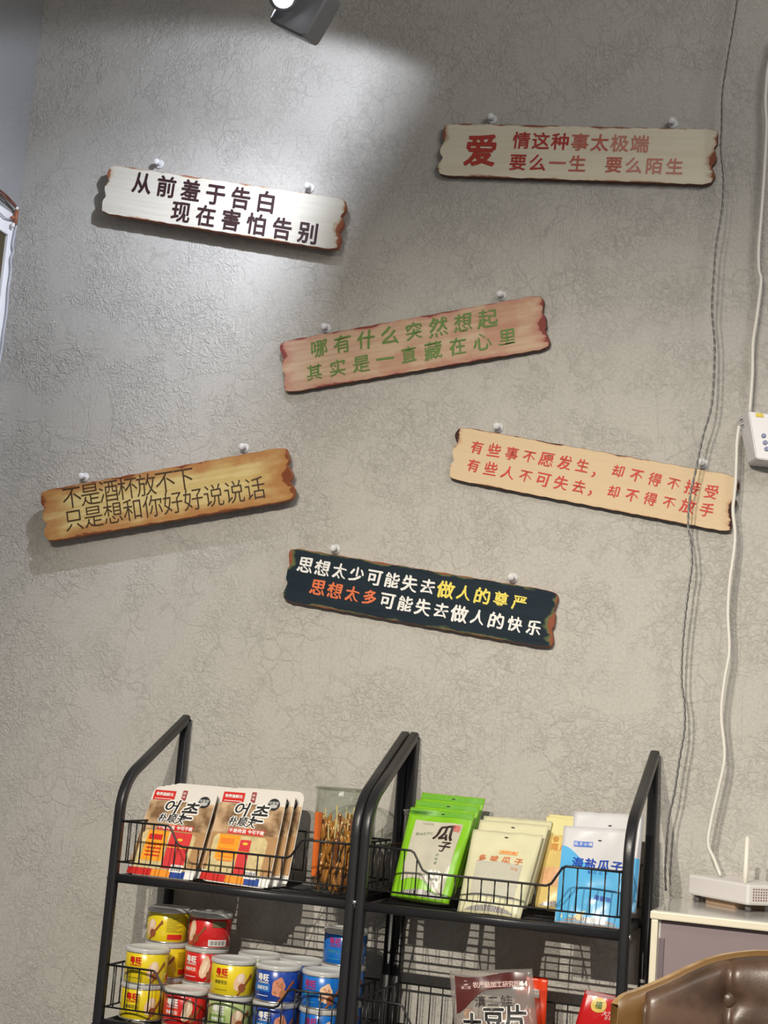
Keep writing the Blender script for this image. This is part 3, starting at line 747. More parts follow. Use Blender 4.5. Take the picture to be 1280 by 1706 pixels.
def fish_pack(quad, Yb, Yt, label, depth_shift=(0, 0, 0), full=True):
    bl, br, tl, tr = at(*quad[0], Yb), at(*quad[1], Yb), at(*quad[2], Yt), at(*quad[3], Yt)
    d = Vector(depth_shift); bl += d; br += d; tl += d; tr += d
    ctr_ = (bl + br) / 2
    root = thing('fish_cake_pack', ctr_, label, 'snack pack', 'upright packs of fish cake')
    w = ((br - bl).length + (tr - tl).length) / 2; h = ((tl - bl).length + (tr - br).length) / 2
    nrm = (br - bl).normalized().cross((tl - bl).normalized()).normalized()
    if nrm.y > 0: nrm = -nrm
    def B(x, y, off=0.0):
        u = x / w + 0.5; v = y / h; return bl.lerp(br, u).lerp(tl.lerp(tr, u), v) + nrm * off
    # outline with rounded corners
    def outline(inset, r, y0=0.0, y1=None):
        y1 = h if y1 is None else y1
        pts = []
        for cx, cy, a0 in ((w / 2 - inset - r, y1 - inset - r, 0), (-w / 2 + inset + r, y1 - inset - r, 90), (-w / 2 + inset + r, y0 + inset + r, 180), (w / 2 - inset - r, y0 + inset + r, 270)):
            for i in range(5): a = math.radians(a0 + 22.5 * i); pts.append((cx + r * math.cos(a), cy + r * math.sin(a)))
        return pts
    def slab(o0, z0, o1, z1, mi, mb):
        n = len(o0); vs_ = [B(x, y, z0) for x, y in o0] + [B(x, y, z1) for x, y in o1]
        mb.add(vs_, [tuple(range(n)), tuple(range(n, 2 * n))[::-1]] + [(i, (i + 1) % n, n + (i + 1) % n, n + i) for i in range(n)], mi, False)
    mb = MB(); o0 = outline(0, 0.014); slab(o0, 0.0, o0, -0.0012, 0, mb); mb.build('card', CARD, root)
    mb = MB(); slab(outline(0.004, 0.013), -0.0013, outline(0.008, 0.012), -0.016, 0, mb); mb.build('tray', TRAY, root)
    mb = MB(); slab(outline(0.010, 0.010, 0.01, h * 0.9), -0.003, outline(0.012, 0.010, 0.01, h * 0.9), -0.014, 0, mb); mb.build('filling', CAKE, root)
    S = lambda x, y, k=0: B(x, y, 0.0007 + 0.0003 * k)
    # front print: tan band down to the window, cream above
    mb = MB(); patch(mb, lambda x, y: S(x, y, 0), -w / 2 + 0.001, h * 0.52, w / 2 - 0.001, h * 0.84, 4, 2); mb.build('picture_band', FISHP, root)
    mb = MB(); patch(mb, lambda x, y: S(x, y, 0), -w / 2 + 0.001, h * 0.12, w / 2 - 0.001, h * 0.52, 4, 4); mb.build('tan_band', KRAFT, root)
    # clear window showing filling and sachets
    mb = MB(); poly2(mb, lambda x, y: S(x, y, 1), [(-w * 0.44, h * 0.09), (w * 0.34, h * 0.09), (w * 0.36, h * 0.46), (w * 0.30, h * 0.50), (-w * 0.40, h * 0.50), (-w * 0.44, h * 0.46)]); mb.build('window', CAKE, root)
    if full:
        k = -1 if full == 2 else 1
        mb = MB(); patch(mb, lambda x, y: S(x, y, 2), -w * 0.36, h * (0.17 if k > 0 else 0.24), -w * 0.05, h * 0.50, 2, 2, 0); mb.build('orange_sachet', SACHO, root)
        mb = MB(); patch(mb, lambda x, y: S(x, y, 3), -w * 0.33, h * 0.40, -w * 0.13, h * 0.46, 1, 1, 0)
        for q_ in range(4): patch(mb, lambda x, y: S(x, y, 3), -w * 0.32, h * (0.22 + 0.04 * q_), -w * 0.10, h * (0.235 + 0.04 * q_), 1, 1, 0)
        mb.build('sachet_print', REDP if k > 0 else mat('amber_print', (0.80, 0.22, 0.02), 0.4), root)
        rx0, rx1 = (-0.02, 0.30) if k > 0 else (-0.04, 0.12)
        mb = MB(); patch(mb, lambda x, y: S(x, y, 2), w * rx0, h * 0.10, w * rx1, h * (0.50 if k > 0 else 0.46), 2, 2, 0); mb.build('red_sachet', SACHR, root)
        mb = MB(); poly2(mb, lambda x, y: S(x, y, 3), ellipse(w * (rx0 + rx1) / 2, h * 0.42, w * 0.04, h * 0.014)); patch(mb, lambda x, y: S(x, y, 3), w * rx0 * .9, h * 0.33, w * rx1 * .9, h * 0.337, 1, 1); mb.build('sachet_emblem', SACHY, root)
        mb = MB(); patch(mb, lambda x, y: S(x, y, 4), w * 0.12, h * 0.07, w * 0.30, h * 0.15, 1, 1); mb.build('barcode_label', WHITEP, root)
        mb = MB()
        for q_ in range(9): patch(mb, lambda x, y: S(x, y, 5), w * (0.135 + 0.017 * q_), h * 0.085, w * (0.135 + 0.017 * q_ + 0.006 + 0.004 * (q_ % 2)), h * 0.14, 1, 1)
        mb.build('barcode', BLACKP, root)
    # red plate with lettering, top left
    mb = MB(); patch(mb, lambda x, y: S(x, y, 1), -w * 0.47, h * 0.845, -w * 0.14, h * 0.955, 1, 1, 0, 0.0); mb.build('red_plate', REDP, root)
    mb = MB(); line_on(mb, '寻养渔鲜元', lambda x, y: S(x, y, 2), (-w * 0.305, h * 0.91), 0.0068, 0.0070, bold=0.03); patch(mb, lambda x, y: S(x, y, 2), -w * 0.44, h * 0.857, -w * 0.17, h * 0.863, 1, 1); mb.build('lettering', WHITEP, root)
    mb = MB(); patch(mb, lambda x, y: S(x, y, 1), -w * 0.035, h * 0.86, w * 0.035, h * 0.97, 1, 1); mb.build('red_tag', mat('tag_red', (0.30, 0.03, 0.025), 0.5), root)
    mb = MB(); line_on(mb, '鲜', lambda x, y: S(x, y, 2), (0, h * 0.935), 0.0055); line_on(mb, '味', lambda x, y: S(x, y, 2), (0, h * 0.895), 0.0055); mb.build('lettering', WHITEP, root)
    # main hand-drawn title: black on white outline
    for bold, mm, kk in ((0.105, WHITEP, 1), (0.022, BLACKP, 2)):
        mb = MB()
        put_char(mb, '어', lambda x, y, kk=kk: S(-w * 0.12 + x, h * 0.775 + y, kk), 0.027, wx=1.15, bold=bold, shear=0.25, wob=0.03, seed=3)
        put_char(mb, '촌', lambda x, y, kk=kk: S(w * 0.17 + x, h * 0.745 + y, kk), 0.034, wx=0.98, bold=bold, shear=0.25, wob=0.03, seed=4)
        put_char(mb, '朴', lambda x, y, kk=kk: S(-w * 0.22 + x, h * 0.645 + y, kk), 0.017, wx=0.85, bold=bold, shear=0.2, wob=0.05, seed=5)
        put_char(mb, '顺', lambda x, y, kk=kk: S(-w * 0.08 + x, h * 0.645 + y, kk), 0.018, wx=0.9, bold=bold, shear=0.2, wob=0.05, seed=6)
        put_char(mb, '天', lambda x, y, kk=kk: S(w * 0.06 + x, h * 0.64 + y, kk), 0.018, wx=0.9, bold=bold, shear=0.2, wob=0.05, seed=7)
        mb.build('title', mm, root)
    mb = MB(); poly2(mb, lambda x, y: S(x, y, 1), [(-w * 0.26, h * 0.515), (w * 0.27, h * 0.515), (w * 0.29, h * 0.575), (-w * 0.25, h * 0.575)]); mb.build('red_ribbon', REDP, root)
    mb = MB(); line_on(mb, '不是特流', lambda x, y: S(x, y, 2), (-w * 0.12, h * 0.546), 0.0075, 0.0082, bold=0.03); line_on(mb, '今可不敢', lambda x, y: S(x, y, 2), (w * 0.155, h * 0.546), 0.0075, 0.0078, bold=0.03); mb.build('lettering', WHITEP, root)
    mb = MB(); poly2(mb, lambda x, y: S(x, y, 1), ellipse(w * 0.33, h * 0.855, 0.0115, 0.0115)); mb.build('round_badge', BLACKP, root)
    mb = MB(); poly2(mb, lambda x, y: S(x, y, 2), ellipse(w * 0.33, h * 0.837, 0.0075, 0.0035)); line_on(mb, '어묵탕', lambda x, y: S(x, y, 3), (w * 0.33, h * 0.868), 0.0065, 0.0066, bold=0.04); mb.build('lettering', mat('badge_grey', (0.5, 0.5, 0.48), 0.5), root)
    # coloured foot stripe
    for a0, a1, mm in ((-0.5, -0.14, REDP), (-0.14, 0.14, ORANGEP), (0.14, 0.36, BLUEP), (0.36, 0.5, WHITEP)):
        mb = MB(); patch(mb, lambda x, y: S(x, y, 2), w * a0 * 0.98, 0.002, w * a1 * 0.98, h * 0.085, 2, 1, 0, 0.0); mb.build('foot_stripe', mm, root)
    return root
QL = ((209, 1456), (322, 1469), (259, 1309), (365, 1318)); QR = ((331, 1466), (447, 1482), (373, 1312), (480, 1320))
fish_pack(QL, -0.205, -0.125, 'fish cake pack leaning at the front of the left rack, nearest the left posts', full=1)
for i, lb in enumerate(('second fish cake pack from the front in the leftmost stack', 'third fish cake pack from the front in the leftmost stack', 'rear fish cake pack against the back of the leftmost stack')):
    k = i + 1; fish_pack(QL, -0.205, -0.125, lb, (0.0018 * k, 0.021 * k, 0.002 * k), False)
fish_pack(QR, -0.205, -0.125, 'front fish cake pack of the right-hand stack beside the jar', full=2)
for i, lb in enumerate(('second fish cake pack of the right-hand stack, just behind the front one', 'third fish cake pack, rear of the right-hand stack next to the jar')):
    k = i + 1; fish_pack(QR, -0.205, -0.125, lb, (0.006 * k, 0.027 * k, 0.001), False)

# ---- glass jar of skewers
def jar(cx, cy, z0, r, h, label, sticks=34, seed=1, fill=(0.42, 0.16, 0.03)):
    root = thing('glass_jar', (cx, cy, z0), label, 'jar')
    t = 0.0022
    prof = [(0.001, 0.0), (r * 0.86, 0.0), (r * 0.93, 0.006), (r * 0.95, 0.02), (r * 0.97, h * 0.5), (r, h * 0.80), (r, h * 0.93), (r * 1.045, h * 0.945), (r * 1.05, h * 0.955), (r * 1.02, h * 0.965), (r * 1.03, h * 0.985), (r * 1.0, h), (r - t, h * 0.99), (r - t, h * 0.8), (r * 0.97 - t, h * 0.5), (r * 0.93 - t, 0.012), (0.001, 0.008)]
    mb = MB(); mb.lathe((cx, cy, z0), prof, 48, cap=False); mb.build('glass', GLASS, root)
    rn = random.Random(seed)
    am = mat('amber_snack_a', (0.55, 0.22, 0.035), 0.18, coat=0.8, var=0.5, vscale=120); am2 = mat('amber_snack_b', (0.26, 0.08, 0.015), 0.2, coat=0.8, var=0.5, vscale=100)
    for k in range(sticks):
        a = rn.random() * 2 * PI; rr = r * 0.78 * math.sqrt(rn.random()); a2 = a + (rn.random() - 0.5) * 0.9; r2 = min(r * 0.86, rr + rn.random() * r * 0.3)
        top = h * (0.60 + 0.27 * rn.random())
        p0 = Vector((cx + rr * 0.8 * math.cos(a), cy + rr * 0.8 * math.sin(a), z0 + 0.012)); p1 = Vector((cx + r2 * math.cos(a2), cy + r2 * math.sin(a2), z0 + top))
        if k % 2 == 0:
            mb = MB(); mb.tube([p0, p1], 0.0015, 5); mb.build('skewer', mat('bamboo', (0.78, 0.60, 0.28), 0.4), root)
        else:
            pp = [p0.lerp(p1, j / 8 * 0.86) + Vector((rn.uniform(-.001, .001), rn.uniform(-.001, .001), 0)) for j in range(9)]
            mb = MB(); mb.tube(pp, [0.003 + 0.0028 * abs(math.sin(j * 1.3 + k)) for j in range(9)], 7); mb.build('glazed_strip', am if k % 4 == 1 else am2, root)
    mb = MB()
    for k in range(300):
        a = rn.random() * 2 * PI; rr = (r * 0.86) * rn.random() ** 0.4; z = z0 + 0.012 + rn.random() * h * 0.60
        c0 = Vector((cx + rr * math.cos(a), cy + rr * math.sin(a), z)); s = rn.uniform(0.0035, 0.0055); ax_ = Vector((rn.uniform(-.4, .4), rn.uniform(-.4, .4), 1)).normalized()
        mb.lathe(c0, [(s * 0.1, -s * 3.2), (s * 0.55, -s * 2.2), (s * 0.75, -s * 0.6), (s * 0.6, s * 0.4), (s * 0.72, s * 1.6), (s * 0.4, s * 2.8), (s * 0.1, s * 3.2)], 7, axis=ax_)
    mb.build('glazed_pieces', am, root)['kind'] = 'stuff'
    mb = MB(); mb.tube([(cx + r * 1.03 * math.cos(2 * PI * i / 40), cy + r * 1.03 * math.sin(2 * PI * i / 40), z0 + h * 0.985) for i in range(40)], 0.0022, 8, closed=True); mb.build('rim', clear_mat('glass_rim', (0.86, 0.88, 0.85), 1.6, 0.02), root)
    return root
jx = 0.3755; jy = -0.116; jr = 0.0535
j = jar(jx, jy, 0.9472, jr, 0.177, 'glass jar of amber glazed skewers standing at the right end of the upper left shelf', 72, 3)
mb = MB(); a_ = [at(521, 1352, -0.158), at(533, 1353, -0.158), at(522.5, 1460, -0.158), at(514, 1459, -0.158)]
off = Vector((0.0035, 0.004, 0)); a_ = [p + off for p in a_]
mb.add(a_ + [p + Vector((0, 0.002, 0)) for p in a_], [(0, 1, 2, 3), (7, 6, 5, 4)] + [(i, 4 + i, 4 + (i + 1) % 4, (i + 1) % 4) for i in range(4)], 0, False); mb.build('orange_wrapper', mat('orange_wrapper', (0.62, 0.13, 0.02), 0.35), j)
jar(0.5055, -0.075, 0.9472, 0.034, 0.150, 'dim glass jar half hidden behind the middle rack posts', 26, 5)

# ---- cans
CR_ = 0.0372; CH = 0.0590
LID = clear_mat('lid_plastic', (0.80, 0.82, 0.81), 1.5, 0.12, 0.50, (0.88, 0.88, 0.86))
TIN = mat('can_tin', (0.72, 0.70, 0.66), 0.25, 0.9)
PEANUT = mat('peanut_print', (0.78, 0.52, 0.34), 0.45, var=0.15, vscale=120); PEA2 = mat('peanut_pale', (0.86, 0.70, 0.52), 0.45); SPOON = mat('spoon_brown', (0.28, 0.08, 0.03), 0.45); SPOON2 = mat('spoon_light', (0.42, 0.17, 0.07), 0.45)
COAT = mat('coated_nut_print', (0.62, 0.25, 0.15), 0.45, var=0.4, vscale=160)
VAR = {
 'yellow': dict(body=(0.78, 0.60, 0.015), logo=REDP, dark=mat('olive_print', (0.20, 0.17, 0.02), 0.5), panel=mat('yellow_panel', (0.66, 0.55, 0.05), 0.4)),
 'red': dict(body=(0.62, 0.018, 0.018), logo=WHITEP, dark=WHITEP, panel=mat('red_panel', (0.70, 0.05, 0.02), 0.4)),
 'green': dict(body=(0.40, 0.50, 0.19), logo=WHITEP, dark=WHITEP, panel=mat('green_panel', (0.20, 0.32, 0.08), 0.4)),
 'navy': dict(body=(0.012, 0.055, 0.33), logo=WHITEP, dark=WHITEP, panel=mat('navy_panel', (0.02, 0.16, 0.50), 0.4)),
 'blue': dict(body=(0.008, 0.15, 0.55), logo=mat('magenta_print', (0.38, 0.04, 0.20), 0.5), dark=mat('teal_print', (0.05, 0.28, 0.42), 0.5), panel=mat('blue_panel', (0.01, 0.10, 0.42), 0.4))}
PROTO = {}
def can_proto(kind):
    V = VAR[kind]; root = thing('nut_can', (0, 0, 0), 'x', 'can', 'small nut cans on the lower left shelf')
    bodym = mat('can_' + kind, V['body'], 0.28, coat=0.4, spec=0.5)
    z0, z1 = 0.0022, CH - 0.0085
    mb = MB(); mb.lathe((0, 0, 0), [(CR_ - 0.0015, z0), (CR_ - 0.0004, z0 + 0.001), (CR_ - 0.0004, z1 - 0.001), (CR_ - 0.0015, z1)], 40); mb.build('body', bodym, root, False)
    mb = MB(); mb.lathe((0, 0, 0), [(CR_ - 0.004, 0.0), (CR_ + 0.0002, 0.0), (CR_ + 0.0004, 0.0014), (CR_ - 0.001, 0.0024)], 40); mb.build('base_rim', TIN, root, False); mb = MB()
    mb.lathe((0, 0, 0), [(CR_ - 0.001, z1 - 0.0006), (CR_ + 0.0003, z1), (CR_ + 0.0003, z1 + 0.0014), (CR_ - 0.003, z1 + 0.0018)], 40); mb.build('rim', TIN, root, False)
    mb = MB(); mb.lathe((0, 0, 0), [(CR_ + 0.0012, z1 + 0.0012), (CR_ + 0.0016, z1 + 0.0018), (CR_ + 0.0010, CH - 0.0024), (CR_ + 0.0002, CH - 0.0008), (CR_ - 0.0016, CH - 0.0002), (CR_ - 0.004, CH - 0.0006), (CR_ - 0.005, CH - 0.0022), (0.001, CH - 0.0022)], 40, cap=False); mb.build('lid', LID, root, False)
    R = CR_ + 0.0001
    def S(x, y, k=0):   # x arc length from front (facing -Y), y height
        a = x / R; r = R + 0.0002 * k; return Vector((r * math.sin(a), -r * math.cos(a), z0 + y))
    hb = z1 - z0; dg = math.radians
    X = lambda deg: dg(deg) * R
    lx = X(-30)
    mb = MB(); line_on(mb, '粤旺', lambda x, y: S(x, y, 1), (lx, hb * 0.76), 0.0112, 0.0118, bold=0.045, wx=0.95); line_on(mb, 'YUEWANG', lambda x, y: S(x, y, 1), (lx, hb * 0.60), 0.0042, 0.0033, latin=True, bold=0.02); mb.build('logo', V['logo'], root, False)
    mb = MB(); line_on(mb, '蒜香花生', lambda x, y: S(x, y, 1), (lx, hb * 0.42), 0.0058, 0.0060, bold=0.02); patch(mb, lambda x, y: S(x, y, 1), lx - 0.012, hb * 0.155, lx + 0.012, hb * 0.175, 8, 1); mb.build('lettering', V['dark'], root, False)
    if kind in ('navy', 'green', 'red'):
        mb = MB(); patch(mb, lambda x, y: S(x, y, 0.3), X(-62), hb * 0.30, X(-8), hb * 0.55, 10, 1); mb.build('name_band', V['panel'], root, False)
    if kind in ('yellow', 'green'):
        mb = MB(); poly2(mb, lambda x, y: S(x, y, 1), ellipse(X(20), hb * 0.46, 0.0085, 0.0165, -0.35, 20, lambda a: 0.10 * math.cos(2 * a))); mb.build('peanut_print', PEANUT, root, False)
        mb = MB(); poly2(mb, lambda x, y: S(x, y, 2), ellipse(X(22), hb * 0.60, 0.0050, 0.0075, -0.35)); mb.build('peanut_highlight', PEA2, root, False)
    elif kind == 'red':
        mb = MB(); poly2(mb, lambda x, y: S(x, y, 1), [(X(12) + x, hb * 0.50 + y) for x, y in ((0.004, 0.021), (0.008, 0.014), (0.0095, 0.004), (0.007, -0.007), (0.003, -0.014), (-0.003, -0.018), (-0.008, -0.015), (-0.0095, -0.008), (-0.008, 0.001), (-0.005, 0.011), (-0.001, 0.018))]); mb.build('peanut_print', PEANUT, root, False)
        mb = MB(); poly2(mb, lambda x, y: S(x, y, 2), ellipse(X(12), hb * 0.52, 0.0030, 0.0120, -0.35)); mb.build('peanut_highlight', PEA2, root, False)
    else:
        mb = MB(); poly2(mb, lambda x, y: S(x, y, 1), ellipse(X(14), hb * 0.48, 0.0105, 0.0155, -0.25, 22, lambda a: 0.09 * math.sin(5 * a))); mb.build('nut_print', COAT if kind == 'navy' else PEANUT, root, False)
        mb = MB()
        for q_ in range(6): poly2(mb, lambda x, y: S(x, y, 2), ellipse(X(14) + 0.006 * math.cos(q_ * 1.9), hb * 0.48 + 0.009 * math.sin(q_ * 2.3), 0.0018, 0.0026, q_, 10))
        mb.build('nut_texture', SPOON2 if kind == 'navy' else COAT, root, False)
    sx = X(27)
    mb = MB(); poly2(mb, lambda x, y: S(x, y, 3), ellipse(sx, hb * 0.27, 0.0066, 0.0070)); mb.build('spoon_bowl', SPOON if kind != 'navy' else SPOON2, root, False)
    mb = MB(); poly2(mb, lambda x, y: S(x, y, 3), [(sx + 0.004, hb * 0.38), (X(52), hb * 0.74), (X(55), hb * 0.73), (X(56), hb * 0.62), (X(51), hb * 0.58), (sx + 0.0065, hb * 0.34)])
    poly2(mb, lambda x, y: S(x, y, 3), [(sx - 0.003, hb * 0.17), (sx - 0.009, hb * 0.02), (sx - 0.006, hb * 0.005), (sx + 0.001, hb * 0.15)]); mb.build('spoon_handle', SPOON, root, False)
    # back panel
    if kind == 'yellow':
        mb = MB(); patch(mb, lambda x, y: S(x, y, 1), X(70), hb * 0.08, X(112), hb * 0.26, 8, 1); mb.build('red_box', REDP, root, False)
        mb = MB()
        for q_ in range(9): patch(mb, lambda x, y: S(x, y, 1), X(66), hb * (0.36 + 0.06 * q_), X(112 - 9 * ((q_ * 5) % 3)), hb * (0.375 + 0.06 * q_), 8, 1)
        mb.build('small_print', VAR['yellow']['dark'], root, False)
    else:
        mb = MB(); patch(mb, lambda x, y: S(x, y, 1), X(72), hb * 0.70, X(112), hb * 0.92, 8, 1); mb.build('info_panel', mat('olive_panel', (0.15, 0.13, 0.06), 0.5), root, False)
        mb = MB(); patch(mb, lambda x, y: S(x, y, 1), X(64), hb * 0.04, X(118), hb * 0.26, 8, 1); mb.build('barcode_label', WHITEP, root, False)
        mb = MB()
        for q_ in range(14): patch(mb, lambda x, y: S(x, y, 2), X(67 + 3.4 * q_), hb * 0.07, X(67 + 3.4 * q_ + 1.1 + 0.6 * (q_ % 3)), hb * 0.23, 1, 1)
        mb.build('barcode', BLACKP, root, False)
    return root
def can(kind, x, y, layer, yaw, label):
    if kind not in PROTO: PROTO[kind] = o = can_proto(kind)
    else: o = copy_tree(PROTO[kind])
    o.location = (x, y, 0.7115 + layer * (CH + 0.0004)); o.rotation_euler = (0, 0, math.radians(yaw)); o['label'] = label
    return o
def cx(px, py, layer, Y): p = at(px, py, Y); return p.x
YFt, YBk = -0.198, -0.108
def col_x(px, py, Y): return at(px, py, Y).x
xs = [0.0633, 0.1445, 0.2266, 0.3085, 0.3915]
bx = [0.0575, 0.1355, 0.2370, 0.3145, 0.3915]
fy = 24   # facing the camera
can('yellow', xs[0], YFt, 0, fy + 4, 'yellow nut can at the bottom of the front left stack')
can('yellow', xs[0] + 0.002, YFt, 1, fy, 'yellow nut can on top of the front left stack')
can('red', xs[1], YFt, 0, fy - 6, 'red nut can standing alone in the front row')
can('green', xs[2], YFt, 0, fy - 2, 'pale green nut can under the yellow can in the front row')
can('yellow', xs[2], YFt, 1, fy - 2, 'yellow nut can on top of the pale green can')
can('navy', xs[3], YFt, 0, fy - 2, 'dark blue nut can at the bottom of the front row')
can('navy', xs[3], YFt, 1, fy - 14, 'dark blue nut can on top of another dark blue can')
can('blue', xs[4], YFt, 0, fy - 4, 'bright blue nut can at the bottom beside the middle post')
can('blue', xs[4], YFt, 1, fy - 14, 'bright blue nut can in the second layer beside the middle post')
can('yellow', bx[0], YBk, 0, fy, 'yellow nut can hidden at the bottom of the rear left stack')
can('yellow', bx[0], YBk, 1, fy - 30, 'yellow nut can in the middle of the rear left stack')
can('yellow', bx[0] - 0.002, YBk, 2, fy - 68, 'topmost yellow nut can of the rear left stack showing its back label')
can('red', bx[1], YBk, 0, fy, 'red nut can hidden at the bottom of the rear red stack')
can('red', bx[1], YBk, 1, fy - 14, 'red nut can in the middle of the rear red stack')
can('red', bx[1] + 0.002, YBk, 2, fy - 66, 'topmost red nut can showing its barcode label')
can('green', bx[2], YBk, 0, fy, 'pale green nut can hidden at the bottom of the rear row')
can('green', bx[2], YBk, 1, fy, 'rear pale green nut can showing only its clear lid')
can('navy', bx[3], YBk, 0, fy, 'dark blue nut can hidden at the bottom of the rear row')
can('navy', bx[3], YBk, 1, fy, 'rear dark blue nut can with only its lid in view')
can('blue', bx[4], YBk, 0, fy, 'bright blue nut can hidden at the bottom of the rear right stack')
can('blue', bx[4], YBk, 1, fy, 'bright blue nut can hidden in the middle of the rear right stack')
can('blue', bx[4], YBk, 2, fy - 4, 'topmost bright blue nut can right below the jar')

# ---- seed pouches on the right rack
def pq(quad, Yb, Yt): return at(*quad[0], Yb), at(*quad[1], Yb), at(*quad[2], Yt), at(*quad[3], Yt)
def seed_mat():
    m = bpy.data.materials.new('striped_seeds'); m.use_nodes = True; nt = m.node_tree; N = nt.nodes; L = nt.links; b = N['Principled BSDF']
    tc = N.new('ShaderNodeTexCoord'); w_ = N.new('ShaderNodeTexWave'); w_.inputs['Scale'].default_value = 130; w_.inputs['Distortion'].default_value = 9; w_.inputs['Detail'].default_value = 1.5; w_.inputs['Detail Scale'].default_value = 0.6
    L.new(tc.outputs['Object'], w_.inputs['Vector']); r = N.new('ShaderNodeValToRGB'); L.new(w_.outputs['Fac'], r.inputs[0]); e = r.color_ramp.elements
    e[0].position = 0.45; e[0].color = (0.03, 0.028, 0.035, 1); e[1].position = 0.62; e[1].color = (0.66, 0.62, 0.58, 1)
    L.new(r.outputs[0], b.inputs['Base Color']); b.inputs['Roughness'].default_value = 0.25; return m
SEEDS = seed_mat()
GREEN = mat('lime_film', (0.22, 0.52, 0.015), 0.32, coat=0.3, var=0.12, vscale=40)
GREEN2 = mat('green_seal', (0.14, 0.40, 0.03), 0.4, var=0.25, vscale=300)
WIN = mat('pouch_window', (0.56, 0.53, 0.42), 0.22, coat=0.6, var=0.22, vscale=28)
gq = pq(((651, 1492), (748, 1507), (685, 1345), (792, 1356)), -0.175, -0.100)
def gusset(p, root, m=SEEDS, hh=0.012):
    """see-through foot of a pouch where the seeds show"""
    mb = MB(); n = 16
    pts = []
    for i in range(n + 1):
        u = 0.12 + 0.76 * i / n; pts.append((u, 0.002 / p.h)); 
    arc = [(0.12 + 0.76 * i / n, (0.002 + hh * math.sin(PI * i / n) ** 0.6) / p.h) for i in range(n + 1)]
    vs_ = [p.P(u, v, 1, 0.0009) for u, v in pts] + [p.P(u, v, 1, 0.0009) for u, v in arc]
    mb.add(vs_, [(i, i + 1, n + 2 + i, n + 1 + i) for i in range(n)], 0, True); mb.build('seed_window', m, root)
def hang_hole(p, root, y, x=0.0):
    mb = MB(); poly2(mb, lambda a, b: p.P(a / p.w + 0.5, b / p.h, 1, 0.0009), ellipse(x, y, 0.0032, 0.0012, 0, 12)); mb.build('hang_hole', BLACKP, root)
def green_pouch(p, label, front=True):
    root = thing('seed_pouch', base_of(p), label, 'snack pouch', 'lime green melon seed pouches')
    p.mesh('film', GREEN, root); w, h = p.w, p.h
    mb = MB(); patch(mb, p.S, -w * 0.48, h * 0.925, w * 0.48, h * 0.985, 12, 2); mb.build('seal_band', GREEN2, root)
    hang_hole(p, root, h * 0.955, 0.002)
    if front:
        def S1(x, y): return p.P(x / w + 0.5, y / h, 1, 0.0008)
        def S2(x, y): return p.P(x / w + 0.5, y / h, 1, 0.0013)
        n = 14; pts = []
        # window with wavy lower edge
        mb = MB(); vs_ = []; fs = []; NU, NV = 14, 18
        for j in range(NV + 1):
            for i in range(NU + 1):
                x = -w * 0.37 + w * 0.74 * i / NU; yb = h * (0.16 + 0.035 * math.sin(i / NU * 5.2)) - 0.08 * h * sm(0.55, 1, i / NU); y = yb + (h * 0.86 - yb) * j / NV; vs_.append(S1(x, y))
        for j in range(NV):
            for i in range(NU): a = j * (NU + 1) + i; fs.append((a, a + 1, a + NU + 2, a + NU + 1))
        mb.add(vs_, fs); mb.build('window', WIN, root)
        ink = mat('dark_brush_ink', (0.03, 0.012, 0.01), 0.5)
        mb = MB(); put_char(mb, '瓜', lambda x, y: S2(w * 0.14 + x, h * 0.735 + y), 0.030, bold=0.03, wob=0.05, shear=0.15, seed=2, wx=1.05); put_char(mb, '子', lambda x, y: S2(w * 0.20 + x, h * 0.575 + y), 0.020, bold=0.022, wob=0.05, shear=0.2, seed=5); mb.build('title', ink, root)
        mb = MB()
        for i, ch in enumerate('香'): put_char(mb, ch, lambda x, y: S2(w * 0.30 + x, h * 0.805 + y), 0.013, bold=0.02, seed=1)
        mb.build('red_seal_mark', mat('seal_red', (0.62, 0.12, 0.10), 0.5), root)
        mb = MB(); poly2(mb, S1, ellipse(w * 0.165, h * 0.225, 0.0145, 0.0145, 0, 24)); mb.build('white_roundel', WHITEP, root)
        mb = MB(); line_on(mb, '净含量', S2, (w * 0.17, h * 0.205), 0.0052, 0.0056); line_on(mb, '1', S2, (w * 0.165, h * 0.27), 0.008, latin=True); mb.build('lettering', mat('grey_ink', (0.2, 0.2, 0.2), 0.5), root)
        mb = MB(); line_on(mb, '原味瓜子仁', S2, (-w * 0.17, h * 0.70), 0.0056, 0.0062, 0.12); mb.build('lettering', mat('green_ink', (0.07, 0.16, 0.05), 0.5), root)
        mb = MB(); line_on(mb, '休闲食品', S2, (-w * 0.16, h * 0.825), 0.0042, 0.0050); mb.build('lettering', mat('pale_ink', (0.36, 0.34, 0.26), 0.5), root)
        mb = MB()
        for i, ch in enumerate('好味道'): put_char(mb, ch, lambda x, y, i=i: S2(w * 0.13 + x, h * (0.47 - 0.045 * i) + y), 0.0052, seed=1)
        mb.build('lettering', mat('green_ink', (0.07, 0.16, 0.05), 0.5), root)
        gusset(p, root)
    return root
gp = Pouch(*gq, 0.012, 0.25, 0.10, 0.002, 1.0)
green_pouch(gp, 'front lime green seed pouch with clear printed window beside the middle posts')
for i, lb in enumerate(('second lime green seed pouch peeking above the front one', 'rearmost lime green seed pouch with the highest top edge')):
    k = i + 1; green_pouch(gp.shift((0.0015 * k, 0.026 * k, 0.0125 * k)), lb, False)
PALE = mat('pale_yellow_film', (0.70, 0.67, 0.44), 0.3, coat=0.3, var=0.10, vscale=26)
PALEW = mat('pale_window', (0.56, 0.54, 0.44), 0.25, coat=0.4, var=0.10, vscale=40)
REDF = mat('soft_red_ink', (0.72, 0.22, 0.09), 0.5); 
